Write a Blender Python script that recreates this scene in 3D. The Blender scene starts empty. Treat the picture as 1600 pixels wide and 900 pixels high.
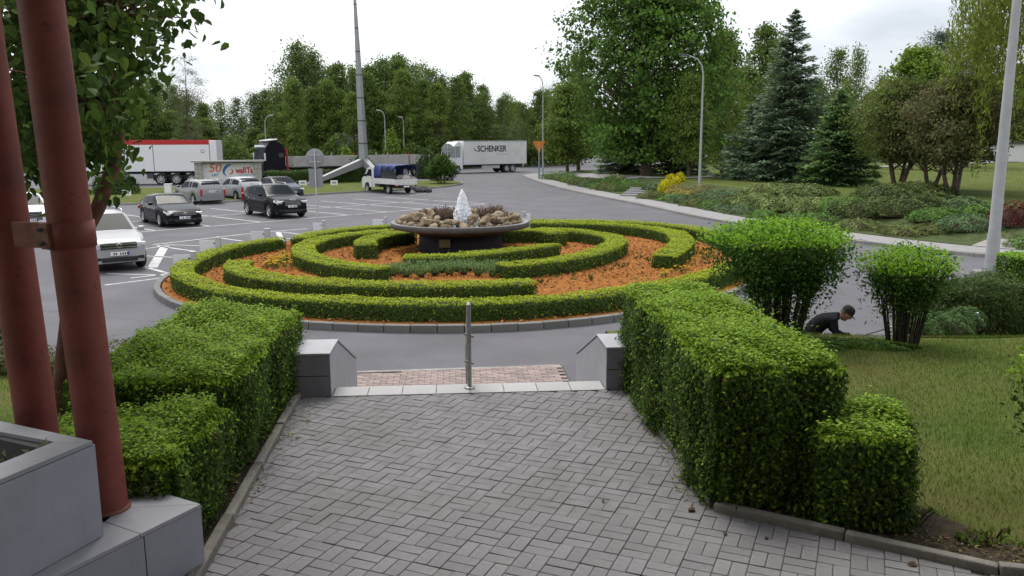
import bpy, bmesh, math, random
import numpy as np
from mathutils import Vector, Matrix, Euler
random.seed(7); rng = np.random.default_rng(7)
SC = bpy.context.scene
COL = SC.collection
R = math.radians

# ------------------------------------------------------------------ camera
FPX = 1300.0; PITCH = math.atan(230/1300.0); CAMH = 3.8
cam_d = bpy.data.cameras.new('camera'); cam = bpy.data.objects.new('camera', cam_d); COL.objects.link(cam)
cam.location = (0, 0, CAMH); cam.rotation_euler = (R(90)-PITCH, R(0.25), 0)
cam_d.sensor_width = 36; cam_d.lens = FPX/1600*36; cam_d.clip_start = 0.05; cam_d.clip_end = 6000
SC.camera = cam

# ------------------------------------------------------------------ sky, sun, exposure
SUN_AZ, SUN_EL = R(-20), R(60)          # veiled sun ahead of the camera, to the left
w = bpy.data.worlds.new('World'); SC.world = w; w.use_nodes = True
nt = w.node_tree; nt.nodes.clear(); N = nt.nodes.new; LK = nt.links.new
out = N('ShaderNodeOutputWorld'); bg1 = N('ShaderNodeBackground'); bg2 = N('ShaderNodeBackground'); mx = N('ShaderNodeMixShader')
sky = N('ShaderNodeTexSky'); sky.sky_type = 'NISHITA'; sky.sun_disc = False
sky.sun_elevation = SUN_EL; sky.sun_rotation = SUN_AZ; sky.air_density = 1.2; sky.dust_density = 2.5
bg1.inputs['Strength'].default_value = 0.10
LK(sky.outputs[0], bg1.inputs['Color'])
tc = N('ShaderNodeTexCoord'); mp = N('ShaderNodeMapping'); mp.inputs['Scale'].default_value = (1.0, 1.0, 2.6)
mp.inputs['Location'].default_value = (3.1, 0.6, 0.08)
n1 = N('ShaderNodeTexNoise'); n1.inputs['Scale'].default_value = 1.35; n1.inputs['Detail'].default_value = 7; n1.inputs['Roughness'].default_value = 0.5
LK(tc.outputs['Generated'], mp.inputs[0]); LK(mp.outputs[0], n1.inputs['Vector'])
cr = N('ShaderNodeValToRGB'); cr.color_ramp.elements[0].position = 0.36; cr.color_ramp.elements[0].color = (0.30, 0.325, 0.365, 1)
cr.color_ramp.elements[1].position = 0.66; cr.color_ramp.elements[1].color = (0.93, 0.94, 0.96, 1)
LK(n1.outputs['Fac'], cr.inputs[0]); LK(cr.outputs[0], bg2.inputs['Color']); bg2.inputs['Strength'].default_value = 1.1
mx.inputs[0].default_value = 0.9
LK(bg1.outputs[0], mx.inputs[1]); LK(bg2.outputs[0], mx.inputs[2]); LK(mx.outputs[0], out.inputs[0])
sun_d = bpy.data.lights.new('sun', 'SUN'); sun_d.energy = 1.5; sun_d.angle = R(25); sun_d.color = (1.0, 0.95, 0.87)
sun = bpy.data.objects.new('sun', sun_d); COL.objects.link(sun)
sd = Vector((math.sin(SUN_AZ)*math.cos(SUN_EL), math.cos(SUN_AZ)*math.cos(SUN_EL), math.sin(SUN_EL)))
sun.rotation_euler = sd.to_track_quat('Z', 'Y').to_euler()
vs = SC.view_settings; vs.view_transform = 'Standard'; vs.look = 'None'; vs.gamma = 1; vs.exposure = 0.98

# ------------------------------------------------------------------ helpers
def g(px, py, z=0.0):
    "a spot of the photograph to its place on the level z"
    a = (px-800)/FPX; b = -(py-450)/FPX; c, s = math.cos(PITCH), math.sin(PITCH)
    t = (z-CAMH)/(-s+b*c); return Vector((a*t, (c+b*s)*t, z))
def gd(px, py, d):
    a = (px-800)/FPX; b = -(py-450)/FPX; c, s = math.cos(PITCH), math.sin(PITCH)
    t = d/(c+b*s); return Vector((a*t, d, CAMH+(-s+b*c)*t))
def tag(o, label=None, cat=None, group=None, kind=None):
    if label: o['label'] = label
    if cat: o['category'] = cat
    if group: o['group'] = group
    if kind: o['kind'] = kind
    return o
def empty(name, loc=(0, 0, 0), rz=0.0, label=None, cat=None, group=None, kind=None):
    o = bpy.data.objects.new(name, None); o.empty_display_size = 0.2; COL.objects.link(o)
    o.location = loc; o.rotation_euler = (0, 0, rz); return tag(o, label, cat, group, kind)
def link(name, me, parent=None, m=None):
    if m is not None:
        me.materials.clear(); me.materials.append(m)
    o = bpy.data.objects.new(name, me); COL.objects.link(o)
    if parent: o.parent = parent
    return o
class MB:
    "collects shapes, builds ONE mesh object"
    def __init__(s): s.v = []; s.f = []; s.sm = []
    def add(s, vs, fs, smooth=False):
        k = len(s.v); s.v += [tuple(v) for v in vs]; s.f += [tuple(i+k for i in f) for f in fs]; s.sm += [smooth]*len(fs); return s
    def box(s, c, d, rz=0.0, bev=0.0, rx=0.0, ry=0.0):
        M = Euler((rx, ry, rz)).to_matrix(); c = Vector(c); x, y, z = [k/2 for k in d]
        if bev <= 0:
            vs = [c+M@Vector((a*x, b*y, e*z)) for e in (-1, 1) for b in (-1, 1) for a in (-1, 1)]
            return s.add(vs, [(0, 2, 3, 1), (4, 5, 7, 6), (0, 1, 5, 4), (2, 6, 7, 3), (0, 4, 6, 2), (1, 3, 7, 5)])
        bm = bmesh.new(); bmesh.ops.create_cube(bm, size=1)
        for v in bm.verts: v.co = Vector((v.co.x*d[0], v.co.y*d[1], v.co.z*d[2]))
        bmesh.ops.bevel(bm, geom=bm.edges[:], offset=bev, segments=2, affect='EDGES', profile=0.5)
        bm.verts.index_update(); s.add([c+M@v.co for v in bm.verts], [[v.index for v in f.verts] for f in bm.faces]); bm.free(); return s
    def prism(s, poly, z0, z1, smooth=False):
        n = len(poly); vs = [(p[0], p[1], z0) for p in poly]+[(p[0], p[1], z1) for p in poly]
        return s.add(vs, [tuple(range(n-1, -1, -1)), tuple(range(n, 2*n))]+[(i, (i+1) % n, n+(i+1) % n, n+i) for i in range(n)], smooth)
    def xprism(s, poly, y0, y1):
        "a side outline (x, z) given width along y"
        n = len(poly); vs = [(p[0], y0, p[1]) for p in poly]+[(p[0], y1, p[1]) for p in poly]
        return s.add(vs, [tuple(range(n)), tuple(range(2*n-1, n-1, -1))]+[(i, n+i, n+(i+1) % n, (i+1) % n) for i in range(n)])
    def tube(s, pts, rad, n=8, cap=True):
        pts = [Vector(p) for p in pts]; k = len(pts); rad = rad if hasattr(rad, '__len__') else [rad]*k
        vs = []; ref = Vector((0.13, 0.9, 0.3))
        for i, p in enumerate(pts):
            t = (pts[min(i+1, k-1)]-pts[max(i-1, 0)]).normalized()
            a = t.cross(ref)
            if a.length < .05: a = t.cross(Vector((1, 0, 0)))
            a.normalize(); b = t.cross(a)
            vs += [p+(a*math.cos(2*math.pi*j/n)+b*math.sin(2*math.pi*j/n))*rad[i] for j in range(n)]
        fs = [(i*n+j, i*n+(j+1) % n, (i+1)*n+(j+1) % n, (i+1)*n+j) for i in range(k-1) for j in range(n)]
        s.add(vs, fs, True)
        if cap: s.add(vs[:n], [tuple(range(n-1, -1, -1))]); s.add(vs[-n:], [tuple(range(n))])
        return s
    def lathe(s, prof, c=(0, 0, 0), n=32, axis='z', smooth=True):
        vs = []
        for r, h in prof:
            for j in range(n):
                a = 2*math.pi*j/n
                if axis == 'z': vs.append((c[0]+r*math.cos(a), c[1]+r*math.sin(a), c[2]+h))
                else: vs.append((c[0]+r*math.cos(a), c[1]+h, c[2]+r*math.sin(a)))
        k = len(prof)
        fs = [(i*n+j, i*n+(j+1) % n, (i+1)*n+(j+1) % n, (i+1)*n+j) for i in range(k-1) for j in range(n)]
        return s.add(vs, fs, smooth)
    def mesh(s, name):
        me = bpy.data.meshes.new(name); me.from_pydata(s.v, [], s.f); me.polygons.foreach_set('use_smooth', s.sm)
        bm = bmesh.new(); bm.from_mesh(me); bmesh.ops.recalc_face_normals(bm, faces=bm.faces[:]); bm.to_mesh(me); bm.free()
        me.update(); return me
    def build(s, name, m, parent=None): return link(name, s.mesh(name), parent, m)
def children(o, _c={}): return [c for c in bpy.data.objects if c.parent == o]
def copy_tree(o, parent=None, kids=None):
    c = o.copy(); COL.objects.link(c); c.parent = parent
    for ch in (kids[o] if kids is not None else children(o)): copy_tree(ch, c, kids)
    return c

# ------------------------------------------------------------------ materials
MATS = {}
def mat(name, col, rough=0.6, spec=0.4, metal=0.0, var=0.0, scale=8.0, col2=None, bump=0.0, bscale=60.0, coat=0.0, objvar=0.0, detail=6, stain=None, stain_scale=0.6):
    if name in MATS: return MATS[name]
    m = bpy.data.materials.new(name); m.use_nodes = True; t = m.node_tree; b = t.nodes['Principled BSDF']
    b.inputs['Roughness'].default_value = rough; b.inputs['Metallic'].default_value = metal
    b.inputs['Specular IOR Level'].default_value = spec; b.inputs['Coat Weight'].default_value = coat
    b.inputs['Coat Roughness'].default_value = 0.05
    tc = t.nodes.new('ShaderNodeTexCoord'); last = None
    c2 = col2 or tuple(min(1, k*(1+var)) for k in col); c1 = col if col2 else tuple(k*(1-var) for k in col)
    if var > 0 or col2:
        nz = t.nodes.new('ShaderNodeTexNoise'); nz.inputs['Scale'].default_value = scale; nz.inputs['Detail'].default_value = detail; nz.inputs['Roughness'].default_value = .62
        t.links.new(tc.outputs['Object'], nz.inputs['Vector'])
        rp = t.nodes.new('ShaderNodeValToRGB'); rp.color_ramp.elements[0].position = .32; rp.color_ramp.elements[1].position = .68
        rp.color_ramp.elements[0].color = (*c1, 1); rp.color_ramp.elements[1].color = (*c2, 1)
        t.links.new(nz.outputs['Fac'], rp.inputs[0]); last = rp.outputs[0]
    if stain:
        nz = t.nodes.new('ShaderNodeTexNoise'); nz.inputs['Scale'].default_value = stain_scale; nz.inputs['Detail'].default_value = 8; nz.inputs['Roughness'].default_value = .65
        t.links.new(tc.outputs['Object'], nz.inputs['Vector'])
        mr = t.nodes.new('ShaderNodeMapRange'); mr.inputs[1].default_value = .45; mr.inputs[2].default_value = .7; mr.inputs[4].default_value = stain[3]
        t.links.new(nz.outputs['Fac'], mr.inputs[0])
        mi = t.nodes.new('ShaderNodeMix'); mi.data_type = 'RGBA'; mi.inputs['B'].default_value = (*stain[:3], 1)
        if last: t.links.new(last, mi.inputs['A'])
        else: mi.inputs['A'].default_value = (*col, 1)
        t.links.new(mr.outputs[0], mi.inputs['Factor']); last = mi.outputs['Result']
    if objvar > 0:
        oi = t.nodes.new('ShaderNodeObjectInfo'); hs = t.nodes.new('ShaderNodeHueSaturation')
        mr = t.nodes.new('ShaderNodeMapRange'); mr.inputs[3].default_value = 1-objvar; mr.inputs[4].default_value = 1+objvar
        t.links.new(oi.outputs['Random'], mr.inputs[0]); t.links.new(mr.outputs[0], hs.inputs['Value'])
        if last: t.links.new(last, hs.inputs['Color'])
        else: hs.inputs['Color'].default_value = (*col, 1)
        last = hs.outputs[0]
    if last: t.links.new(last, b.inputs['Base Color'])
    else: b.inputs['Base Color'].default_value = (*col, 1)
    if bump > 0:
        nb = t.nodes.new('ShaderNodeTexNoise'); nb.inputs['Scale'].default_value = bscale; nb.inputs['Detail'].default_value = 4
        t.links.new(tc.outputs['Object'], nb.inputs['Vector']); bp = t.nodes.new('ShaderNodeBump'); bp.inputs['Strength'].default_value = bump; bp.inputs['Distance'].default_value = .02
        t.links.new(nb.outputs['Fac'], bp.inputs['Height']); t.links.new(bp.outputs[0], b.inputs['Normal'])
    MATS[name] = m; return m
def leafmat(name, rough=0.55, spec=0.13, trans=0.40):
    if name in MATS: return MATS[name]
    m = bpy.data.materials.new(name); m.use_nodes = True; t = m.node_tree; b = t.nodes['Principled BSDF']
    at = t.nodes.new('ShaderNodeVertexColor'); at.layer_name = 'Col'
    b.inputs['Roughness'].default_value = rough; b.inputs['Specular IOR Level'].default_value = spec
    t.links.new(at.outputs[0], b.inputs['Base Color'])
    tr = t.nodes.new('ShaderNodeBsdfTranslucent'); t.links.new(at.outputs[0], tr.inputs['Color'])
    mi = t.nodes.new('ShaderNodeMixShader'); mi.inputs[0].default_value = trans
    t.links.new(b.outputs[0], mi.inputs[1]); t.links.new(tr.outputs[0], mi.inputs[2]); t.links.new(mi.outputs[0], t.nodes['Material Output'].inputs[0])
    MATS[name] = m; return m
LEAF = leafmat('leaf'); NEEDLE = leafmat('needle', .65, .1, .2); PETAL = leafmat('petal', .6, .1, .35); CHIP = leafmat('chip', .9, .1, .0)
ASPH = mat('asphalt', (.112, .109, .122), .85, .25, var=.17, scale=.5, bump=.25, bscale=220, stain=(.095, .093, .101, .8), stain_scale=.22)
GRASSM = mat('grass_ground', (.060, .096, .020), .95, .05, col2=(.11, .128, .036), scale=.7, bump=.6, bscale=90, stain=(.125, .105, .045, .7), stain_scale=.5)
SOIL = mat('soil', (.055, .042, .030), .95, .1, var=.4, scale=14, bump=.8, bscale=50)
CONC = mat('concrete', (.26, .25, .24), .85, .3, var=.18, scale=5, bump=.3, bscale=120, objvar=.12, stain=(.13, .13, .10, .7), stain_scale=2.2)
WHITEP = mat('road_paint', (.50, .50, .50), .7, .3, var=.15, scale=6, stain=(.25, .25, .26, .75), stain_scale=3)
BARK = mat('bark', (.10, .075, .055), .9, .2, var=.4, scale=9, bump=.8, bscale=30)
BIRCH = mat('birch_bark', (.50, .49, .46), .8, .2, col2=(.16, .15, .14), scale=3, bump=.3)
TWIG = mat('twig', (.060, .048, .032), .9, .1, var=.3, scale=20)
GTWIG = mat('leafy_twig', (.050, .072, .024), .9, .1, var=.4, scale=12)
STEEL = mat('galvanised_steel', (.50, .51, .53), .45, .5, metal=.6, var=.1, scale=4)
DARKM = mat('dark_metal', (.05, .05, .055), .5, .4, var=.2)
BLACKP = mat('black_plastic', (.018, .018, .02), .55, .4, var=.2)
RUBBER = mat('rubber', (.022, .022, .023), .85, .2, var=.2)
GLASS = mat('car_glass', (.014, .018, .021), .10, .04)
CHROME = mat('chrome', (.72, .72, .74), .18, .5, metal=.95)
ALLOY = mat('alloy', (.50, .50, .52), .3, .5, metal=.8)
LAMPG = mat('lamp_glass', (.55, .57, .60), .12, .6, coat=.6)
REDL = mat('tail_light', (.35, .012, .015), .2, .5, coat=.4)
PLATE = mat('plate_white', (.72, .72, .72), .5)
PLBLUE = mat('plate_blue', (.02, .05, .25), .5)
INKBLK = mat('ink_black', (.02, .02, .025), .6)

def wear(m, col, scale, lo, hi, amount, kind='noise', stretch=(1, 1, 1)):
    "wear with a shape of its own laid over a material: chips, drips, cracks, oil"
    t = m.node_tree; b = t.nodes['Principled BSDF']; inp = b.inputs['Base Color']; tc = t.nodes.new('ShaderNodeTexCoord'); mp_ = t.nodes.new('ShaderNodeMapping'); mp_.inputs['Scale'].default_value = stretch; t.links.new(tc.outputs['Object'], mp_.inputs[0])
    if kind == 'noise': nz = t.nodes.new('ShaderNodeTexNoise'); nz.inputs['Detail'].default_value = 9; nz.inputs['Roughness'].default_value = .7; o = nz.outputs['Fac']; t.links.new(mp_.outputs[0], nz.inputs['Vector'])
    else:
        wn = t.nodes.new('ShaderNodeTexNoise'); wn.inputs['Scale'].default_value = .8; wn.inputs['Detail'].default_value = 6; t.links.new(mp_.outputs[0], wn.inputs['Vector']); ad = t.nodes.new('ShaderNodeMixRGB'); ad.blend_type = 'ADD'; ad.inputs[0].default_value = 1.6; t.links.new(mp_.outputs[0], ad.inputs[1]); t.links.new(wn.outputs['Color'], ad.inputs[2])
        nz = t.nodes.new('ShaderNodeTexVoronoi'); nz.feature = 'DISTANCE_TO_EDGE'; o = nz.outputs['Distance']; t.links.new(ad.outputs[0], nz.inputs['Vector'])
    nz.inputs['Scale'].default_value = scale; mr = t.nodes.new('ShaderNodeMapRange'); mr.inputs[1].default_value = lo; mr.inputs[2].default_value = hi; mr.inputs[3].default_value = 0 if kind == 'noise' else amount; mr.inputs[4].default_value = amount if kind == 'noise' else 0; t.links.new(o, mr.inputs[0])
    mi = t.nodes.new('ShaderNodeMix'); mi.data_type = 'RGBA'; mi.inputs['B'].default_value = (*col, 1); t.links.new(mr.outputs[0], mi.inputs['Factor']); t.links.new(inp.links[0].from_socket, mi.inputs['A']); t.links.new(mi.outputs['Result'], inp)
wear(ASPH, (.07, .068, .074), .085, .0, .006, .55, 'crack'); wear(ASPH, (.065, .063, .066), .55, .64, .74, .6); wear(ASPH, (.165, .16, .17), .35, .60, .75, .45, 'noise', (1, .35, 1)); wear(WHITEP, (.13, .128, .135), 2.2, .54, .62, .8)
# ------------------------------------------------------------------ leaf clouds
LEAFGAIN = np.array((1.32, 1.38, 1.0))
def leafmesh(name, P, Nn, L, asp, C, along=None, fold=0.0):
    "one small four-cornered leaf at every point, coloured leaf by leaf"
    P = np.asarray(P, float); n = len(P); Nn = np.asarray(Nn, float); Nn /= np.linalg.norm(Nn, axis=1, keepdims=True)+1e-9
    L = np.broadcast_to(np.asarray(L, float), (n,))[:, None]; asp = np.broadcast_to(np.asarray(asp, float), (n,))[:, None]
    r = rng.normal(size=(n, 3)) if along is None else np.asarray(along, float)
    t = r-(r*Nn).sum(1, keepdims=True)*Nn; t /= np.linalg.norm(t, axis=1, keepdims=True)+1e-9
    b = np.cross(Nn, t); V = np.empty((n, 4, 3))
    V[:, 0] = P-t*L*.5; V[:, 1] = P-t*L*.06+b*L*asp*.5+Nn*L*fold; V[:, 2] = P+t*L*.5; V[:, 3] = P-t*L*.06-b*L*asp*.5+Nn*L*fold
    me = bpy.data.meshes.new(name); me.vertices.add(4*n); me.vertices.foreach_set('co', V.ravel())
    me.loops.add(4*n); me.loops.foreach_set('vertex_index', np.arange(4*n, dtype=np.int32)); me.polygons.add(n)
    me.polygons.foreach_set('loop_start', np.arange(0, 4*n, 4, dtype=np.int32)); me.polygons.foreach_set('loop_total', np.full(n, 4, np.int32))
    ca = me.color_attributes.new('Col', 'FLOAT_COLOR', 'POINT')
    C4 = np.ones((n, 4, 4)); C4[:, :, :3] = (np.asarray(C)*LEAFGAIN)[:, None, :]; ca.data.foreach_set('color', C4.ravel())
    me.update(calc_edges=True); return me
def pick(cols, n, jit=.18, wts=None):
    cols = np.asarray(cols, float); k = rng.choice(len(cols), n, p=wts)
    return cols[k]*(1+rng.uniform(-jit, jit, (n, 1)))
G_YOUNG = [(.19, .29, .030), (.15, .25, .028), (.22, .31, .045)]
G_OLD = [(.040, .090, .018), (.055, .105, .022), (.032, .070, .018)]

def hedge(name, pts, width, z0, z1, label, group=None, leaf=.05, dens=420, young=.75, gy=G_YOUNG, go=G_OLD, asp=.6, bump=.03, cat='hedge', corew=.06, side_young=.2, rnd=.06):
    "clipped hedge that follows a line on the ground"
    pts = [np.array(p[:2], float) for p in pts]
    c0 = pts[len(pts)//2]; root = empty(name, (c0[0], c0[1], z0), 0, label, cat, group)
    # resample smoothly
    P = np.array(pts)-c0
    if len(P) > 2:
        d = np.r_[0, np.cumsum(np.linalg.norm(np.diff(P, axis=0), axis=1))]; u = np.linspace(0, d[-1], max(6, int(d[-1]/.25)))
        Q = np.c_[np.interp(u, d, P[:, 0]), np.interp(u, d, P[:, 1])]
        for _ in range(6): Q[1:-1] = (Q[:-2]+2*Q[1:-1]+Q[2:])/4
        P = Q
    T = np.gradient(P, axis=0); T /= np.linalg.norm(T, axis=1, keepdims=True); Nr = np.c_[-T[:, 1], T[:, 0]]
    h = z1-z0; hw = width/2; e = corew
    e2 = e+rnd*.5; prof = [(-hw+e, 0), (-hw+e, h-e-rnd*.9), (-hw+e2+rnd*.4, h-e), (hw-e2-rnd*.4, h-e), (hw-e, h-e-rnd*.9), (hw-e, 0)]
    vs = []; m = len(prof); Pc = P.copy(); Pc[0] += T[0]*(e+rnd*.3); Pc[-1] -= T[-1]*(e+rnd*.3)
    for i in range(len(P)): vs += [(*(Pc[i]+Nr[i]*a), b) for a, b in prof]
    fs = [(i*m+j, i*m+j+1, (i+1)*m+j+1, (i+1)*m+j) for i in range(len(P)-1) for j in range(m-1)]
    fs += [tuple(range(m)), tuple(range(len(vs)-1, len(vs)-m-1, -1))]
    MB().add(vs, fs).build('inner_twigs', GTWIG, root)
    # leaves over sides, top and ends
    d = np.r_[0, np.cumsum(np.linalg.norm(np.diff(P, axis=0), axis=1))]; Ltot = d[-1]
    per = 2*h+width; n = int(dens*(Ltot*per+2*h*width))
    s = rng.uniform(0, Ltot, n); v = rng.uniform(0, per, n)
    px = np.interp(s, d, P[:, 0]); py = np.interp(s, d, P[:, 1]); nx = np.interp(s, d, Nr[:, 0]); ny = np.interp(s, d, Nr[:, 1])
    off = np.where(v < h, -hw, np.where(v < h+width, v-h-hw, hw)); z = np.where(v < h, v, np.where(v < h+width, h, per-v))
    sgn = np.where(v < h, -1., np.where(v < h+width, 0., 1.)); top = sgn == 0
    ne = int(dens*h*width)                                     # ends
    for k in (0, 1):
        ii = slice(k*ne, (k+1)*ne); i0 = 0 if k == 0 else -1
        off[ii] = rng.uniform(-hw, hw, ne); z[ii] = rng.uniform(0, h, ne); top[ii] = False
        px[ii] = P[i0, 0]; py[ii] = P[i0, 1]; nx[ii] = Nr[i0, 0]; ny[ii] = Nr[i0, 1]; sgn[ii] = 9+k
    X = np.c_[px+nx*off, py+ny*off, z]
    nrm = np.c_[nx*np.clip(sgn, -1, 1), ny*np.clip(sgn, -1, 1), top*1.0]
    for k in (0, 1):
        q = sgn == 9+k; nrm[q] = (*(T[0]*-1 if k == 0 else T[-1]), 0)
    # uneven clipping
    wv = np.sin(X[:, 0]*5.1+X[:, 2]*7+c0[0])*np.sin(X[:, 1]*4.3+c0[1])*.6+np.sin(X[:, 0]*13+X[:, 1]*11)*.4
    edge = np.clip((h-z)/.08, 0, 1)*0+1
    wv = wv+1.1*np.sin(X[:, 0]*2.3+X[:, 1]*1.7+c0[1])*np.sin(X[:, 1]*2.6-X[:, 2]*2+c0[0])
    X += nrm*(wv*bump+rng.normal(0, bump*.7, n)-bump*.4)[:, None]
    # rounded shoulders: pull points near an edge or corner onto a rounded surface
    se = np.where(sgn == 9, 0.0, np.where(sgn == 10, Ltot, s)); qs = np.maximum(np.abs(se-Ltot/2)-(Ltot/2-rnd), 0); qo = np.maximum(np.abs(off)-(hw-rnd), 0); qz = np.maximum(z-(h-rnd), 0)
    qn = np.sqrt(qs**2+qo**2+qz**2)+1e-9; k_ = np.minimum(1, rnd/qn); ds = (qs*(1-k_))*np.sign(se-Ltot/2); do = (qo*(1-k_))*np.sign(off); dz = qz*(1-k_)
    X -= np.c_[ny*ds+nx*do, -nx*ds+ny*do, dz]
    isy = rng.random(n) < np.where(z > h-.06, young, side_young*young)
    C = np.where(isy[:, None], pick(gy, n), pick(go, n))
    dead = rng.random(n) < .012; C[dead] = pick([(.16, .10, .04), (.12, .07, .035)], int(dead.sum()))
    sh = rng.random(n) < .05; X[sh] += (nrm*.8+rng.normal(0, .5, (n, 3)))[sh]*np.minimum(rng.exponential(bump*.8, n), bump*1.2)[sh][:, None]
    nn = nrm+rng.normal(0, .42, (n, 3)); nn[:, 2] += .35
    link('foliage', leafmesh('foliage', X, nn, leaf*rng.uniform(.7, 1.3, n), asp, C, fold=.08), root, LEAF)
    return root
# ================================================================== SETTING
def sheet(name, poly, z, m, kind='structure', parent=None):
    me = bpy.data.meshes.new(name); me.from_pydata([(p[0], p[1], z) for p in poly], [], [tuple(range(len(poly)))])
    bm = bmesh.new(); bm.from_mesh(me); bmesh.ops.triangulate(bm, faces=bm.faces[:]); bmesh.ops.recalc_face_normals(bm, faces=bm.faces[:])
    if bm.faces[0].normal.z < 0: bmesh.ops.reverse_faces(bm, faces=bm.faces[:])
    bm.to_mesh(me); bm.free()
    o = link(name, me, parent, m)
    if kind and not parent: o['kind'] = kind
    return o
def grid(name, x0, x1, y0, y1, step, zf, m, keep=None):
    xs = np.arange(x0, x1+1e-6, step); ys = np.arange(y0, y1+1e-6, step); X, Y = np.meshgrid(xs, ys); Z = zf(X, Y)
    nx = len(xs); V = np.c_[X.ravel(), Y.ravel(), Z.ravel()]; F = []
    K = None if keep is None else keep(X, Y)
    for j in range(len(ys)-1):
        for i in range(nx-1):
            if K is None or K[j:j+2, i:i+2].any(): F.append((j*nx+i, j*nx+i+1, (j+1)*nx+i+1, (j+1)*nx+i))
    me = bpy.data.meshes.new(name); me.from_pydata(V.tolist(), [], F); me.polygons.foreach_set('use_smooth', [True]*len(F)); me.update()
    o = link(name, me, None, m); o['kind'] = 'structure'; return o
def sstep(a, b, x): t = np.clip((x-a)/(b-a), 0, 1); return t*t*(3-2*t)
PZ = 1.13                                         # level of the upper path
sheet('ground', [(-2500, -400), (2500, -400), (2500, 4000), (-2500, 4000)], -.10, GRASSM)
sheet('road', [(-110, 9.5), (75, 9.5), (75, 118), (60, 240), (-6, 240), (-16, 118), (-110, 112)], 0.0, ASPH)

# near lawn on both sides of the path, a bank falling to the road
def znear(X, Y):
    edge = 11.5+.25*np.sin(X*.8)-np.clip(X-6, 0, 30)*.10
    ledge = 9.4+.3*np.sin(X*.9)
    e = np.where(X > 0, edge, ledge)
    z = PZ*(1-sstep(0, 1.75, Y-e))+.05*np.sin(X*1.3)*np.sin(Y*.9)*(Y < e)*(np.abs(X) > 2.6)
    return z-.05-.25*(Y > e+1.7)
grid('lawn', 1.36, 40, -4, 15, .33, znear, GRASSM, lambda X, Y: ((Y > 5.6) | (X > 3.0) | (Y < 4)) & ((Y > 4.6) | (X > 4.4)))
grid('lawn', -40, -2.0, -4, 13, .33, znear, GRASSM)

# far park lawn right of the pavement: rises behind a planted bank
KERB = [g(*p) for p in [(815, 275), (842, 286), (880, 297), (930, 308), (1000, 322), (1100, 345)]]+[Vector((11.2, 34.5, 0)), Vector((12.7, 30.6, 0)), Vector((14.8, 27, 0)), Vector((18.5, 24, 0)), Vector((24, 22, 0)), Vector((34, 20.5, 0)), Vector((60, 19, 0))]
def smooth_line(P, n=90, it=8):
    P = np.array([p[:2] for p in P]); d = np.r_[0, np.cumsum(np.linalg.norm(np.diff(P, axis=0), axis=1))]; u = np.linspace(0, d[-1], n)
    Q = np.c_[np.interp(u, d, P[:, 0]), np.interp(u, d, P[:, 1])]
    for _ in range(it): Q[1:-1] = (Q[:-2]+2*Q[1:-1]+Q[2:])/4
    return Q
TIP = [Vector((14, 104, 0)), Vector((6, 98.5, 0)), Vector((2.2, 95.5, 0))]
KL = smooth_line(TIP+KERB, 140, 6)
def offs(Q, o):
    T = np.gradient(Q, axis=0); T /= np.linalg.norm(T, axis=1, keepdims=True); return Q+np.c_[-T[:, 1], T[:, 0]]*o
PAVW = 1.7
def ribbon(name, A, B, za, zb, m, parent=None, kind='structure'):
    n = len(A); V = [(*a, za) for a in A]+[(*b, zb) for b in B]
    me = bpy.data.meshes.new(name); me.from_pydata(V, [], [(i, i+1, n+i+1, n+i) for i in range(n-1)])
    bm = bmesh.new(); bm.from_mesh(me)
    bmesh.ops.recalc_face_normals(bm, faces=bm.faces[:])
    if bm.faces[0].normal.z < -.01: bmesh.ops.reverse_faces(bm, faces=bm.faces[:])
    bm.to_mesh(me); bm.free(); o = link(name, me, parent, m)
    if not parent and kind: o['kind'] = kind
    return o
PAVE = mat('pavement_slab', (.25, .242, .245), .85, .3, var=.12, scale=3, bump=.3, bscale=60, stain=(.22, .21, .2, .6), stain_scale=.9)
pv = ribbon('pavement', offs(KL, .12), offs(KL, PAVW), .125, .135, PAVE)
L2 = np.r_[0, np.cumsum(np.linalg.norm(np.diff(KL, axis=0), axis=1))]
def stones_along(Q, length, w, z0, z1, parent, m, name='kerb_stone', gap=.012, off=0.0, tmax=None, tmin=0):
    d = np.r_[0, np.cumsum(np.linalg.norm(np.diff(Q, axis=0), axis=1))]; n = int(d[-1]/length); base = None
    for i in range(n):
        s0 = (i+.5)*length
        if (tmax and s0 > tmax) or s0 < tmin: continue
        c = np.array([np.interp(s0, d, Q[:, k]) for k in (0, 1)]); a = np.array([np.interp(s0-length/2, d, Q[:, k]) for k in (0, 1)]); b = np.array([np.interp(s0+length/2, d, Q[:, k]) for k in (0, 1)])
        t = (b-a)/np.linalg.norm(b-a)
        if base is None:
            base = MB().box((0, 0, 0), (length-gap, w, z1-z0), bev=.012).mesh(name); base.materials.append(m)
        o = link(name, base, parent); nr = np.array((-t[1], t[0]))*off
        o.location = (c[0]+nr[0], c[1]+nr[1], (z0+z1)/2+random.uniform(-.006, .006)); o.rotation_euler = (random.uniform(-.01, .01), 0, math.atan2(t[1], t[0])+random.uniform(-.006, .006))
stones_along(KL, 1.0, .14, -.1, .12, pv, CONC, off=.05, tmax=110)
def inside_lawn(X, Y):
    Q = offs(KL, PAVW-.05); D = np.full(X.shape, 1e9); S = np.zeros(X.shape)
    for i in range(len(Q)-1):
        a, b = Q[i], Q[i+1]; ab = b-a; t = np.clip(((X-a[0])*ab[0]+(Y-a[1])*ab[1])/(ab@ab), 0, 1)
        dx = X-(a[0]+t*ab[0]); dy = Y-(a[1]+t*ab[1]); d = np.hypot(dx, dy); cr = ab[0]*dy-ab[1]*dx
        u = d < D; D = np.where(u, d, D); S = np.where(u, np.sign(cr), S)
    return D*S
_cache = {}
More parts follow.
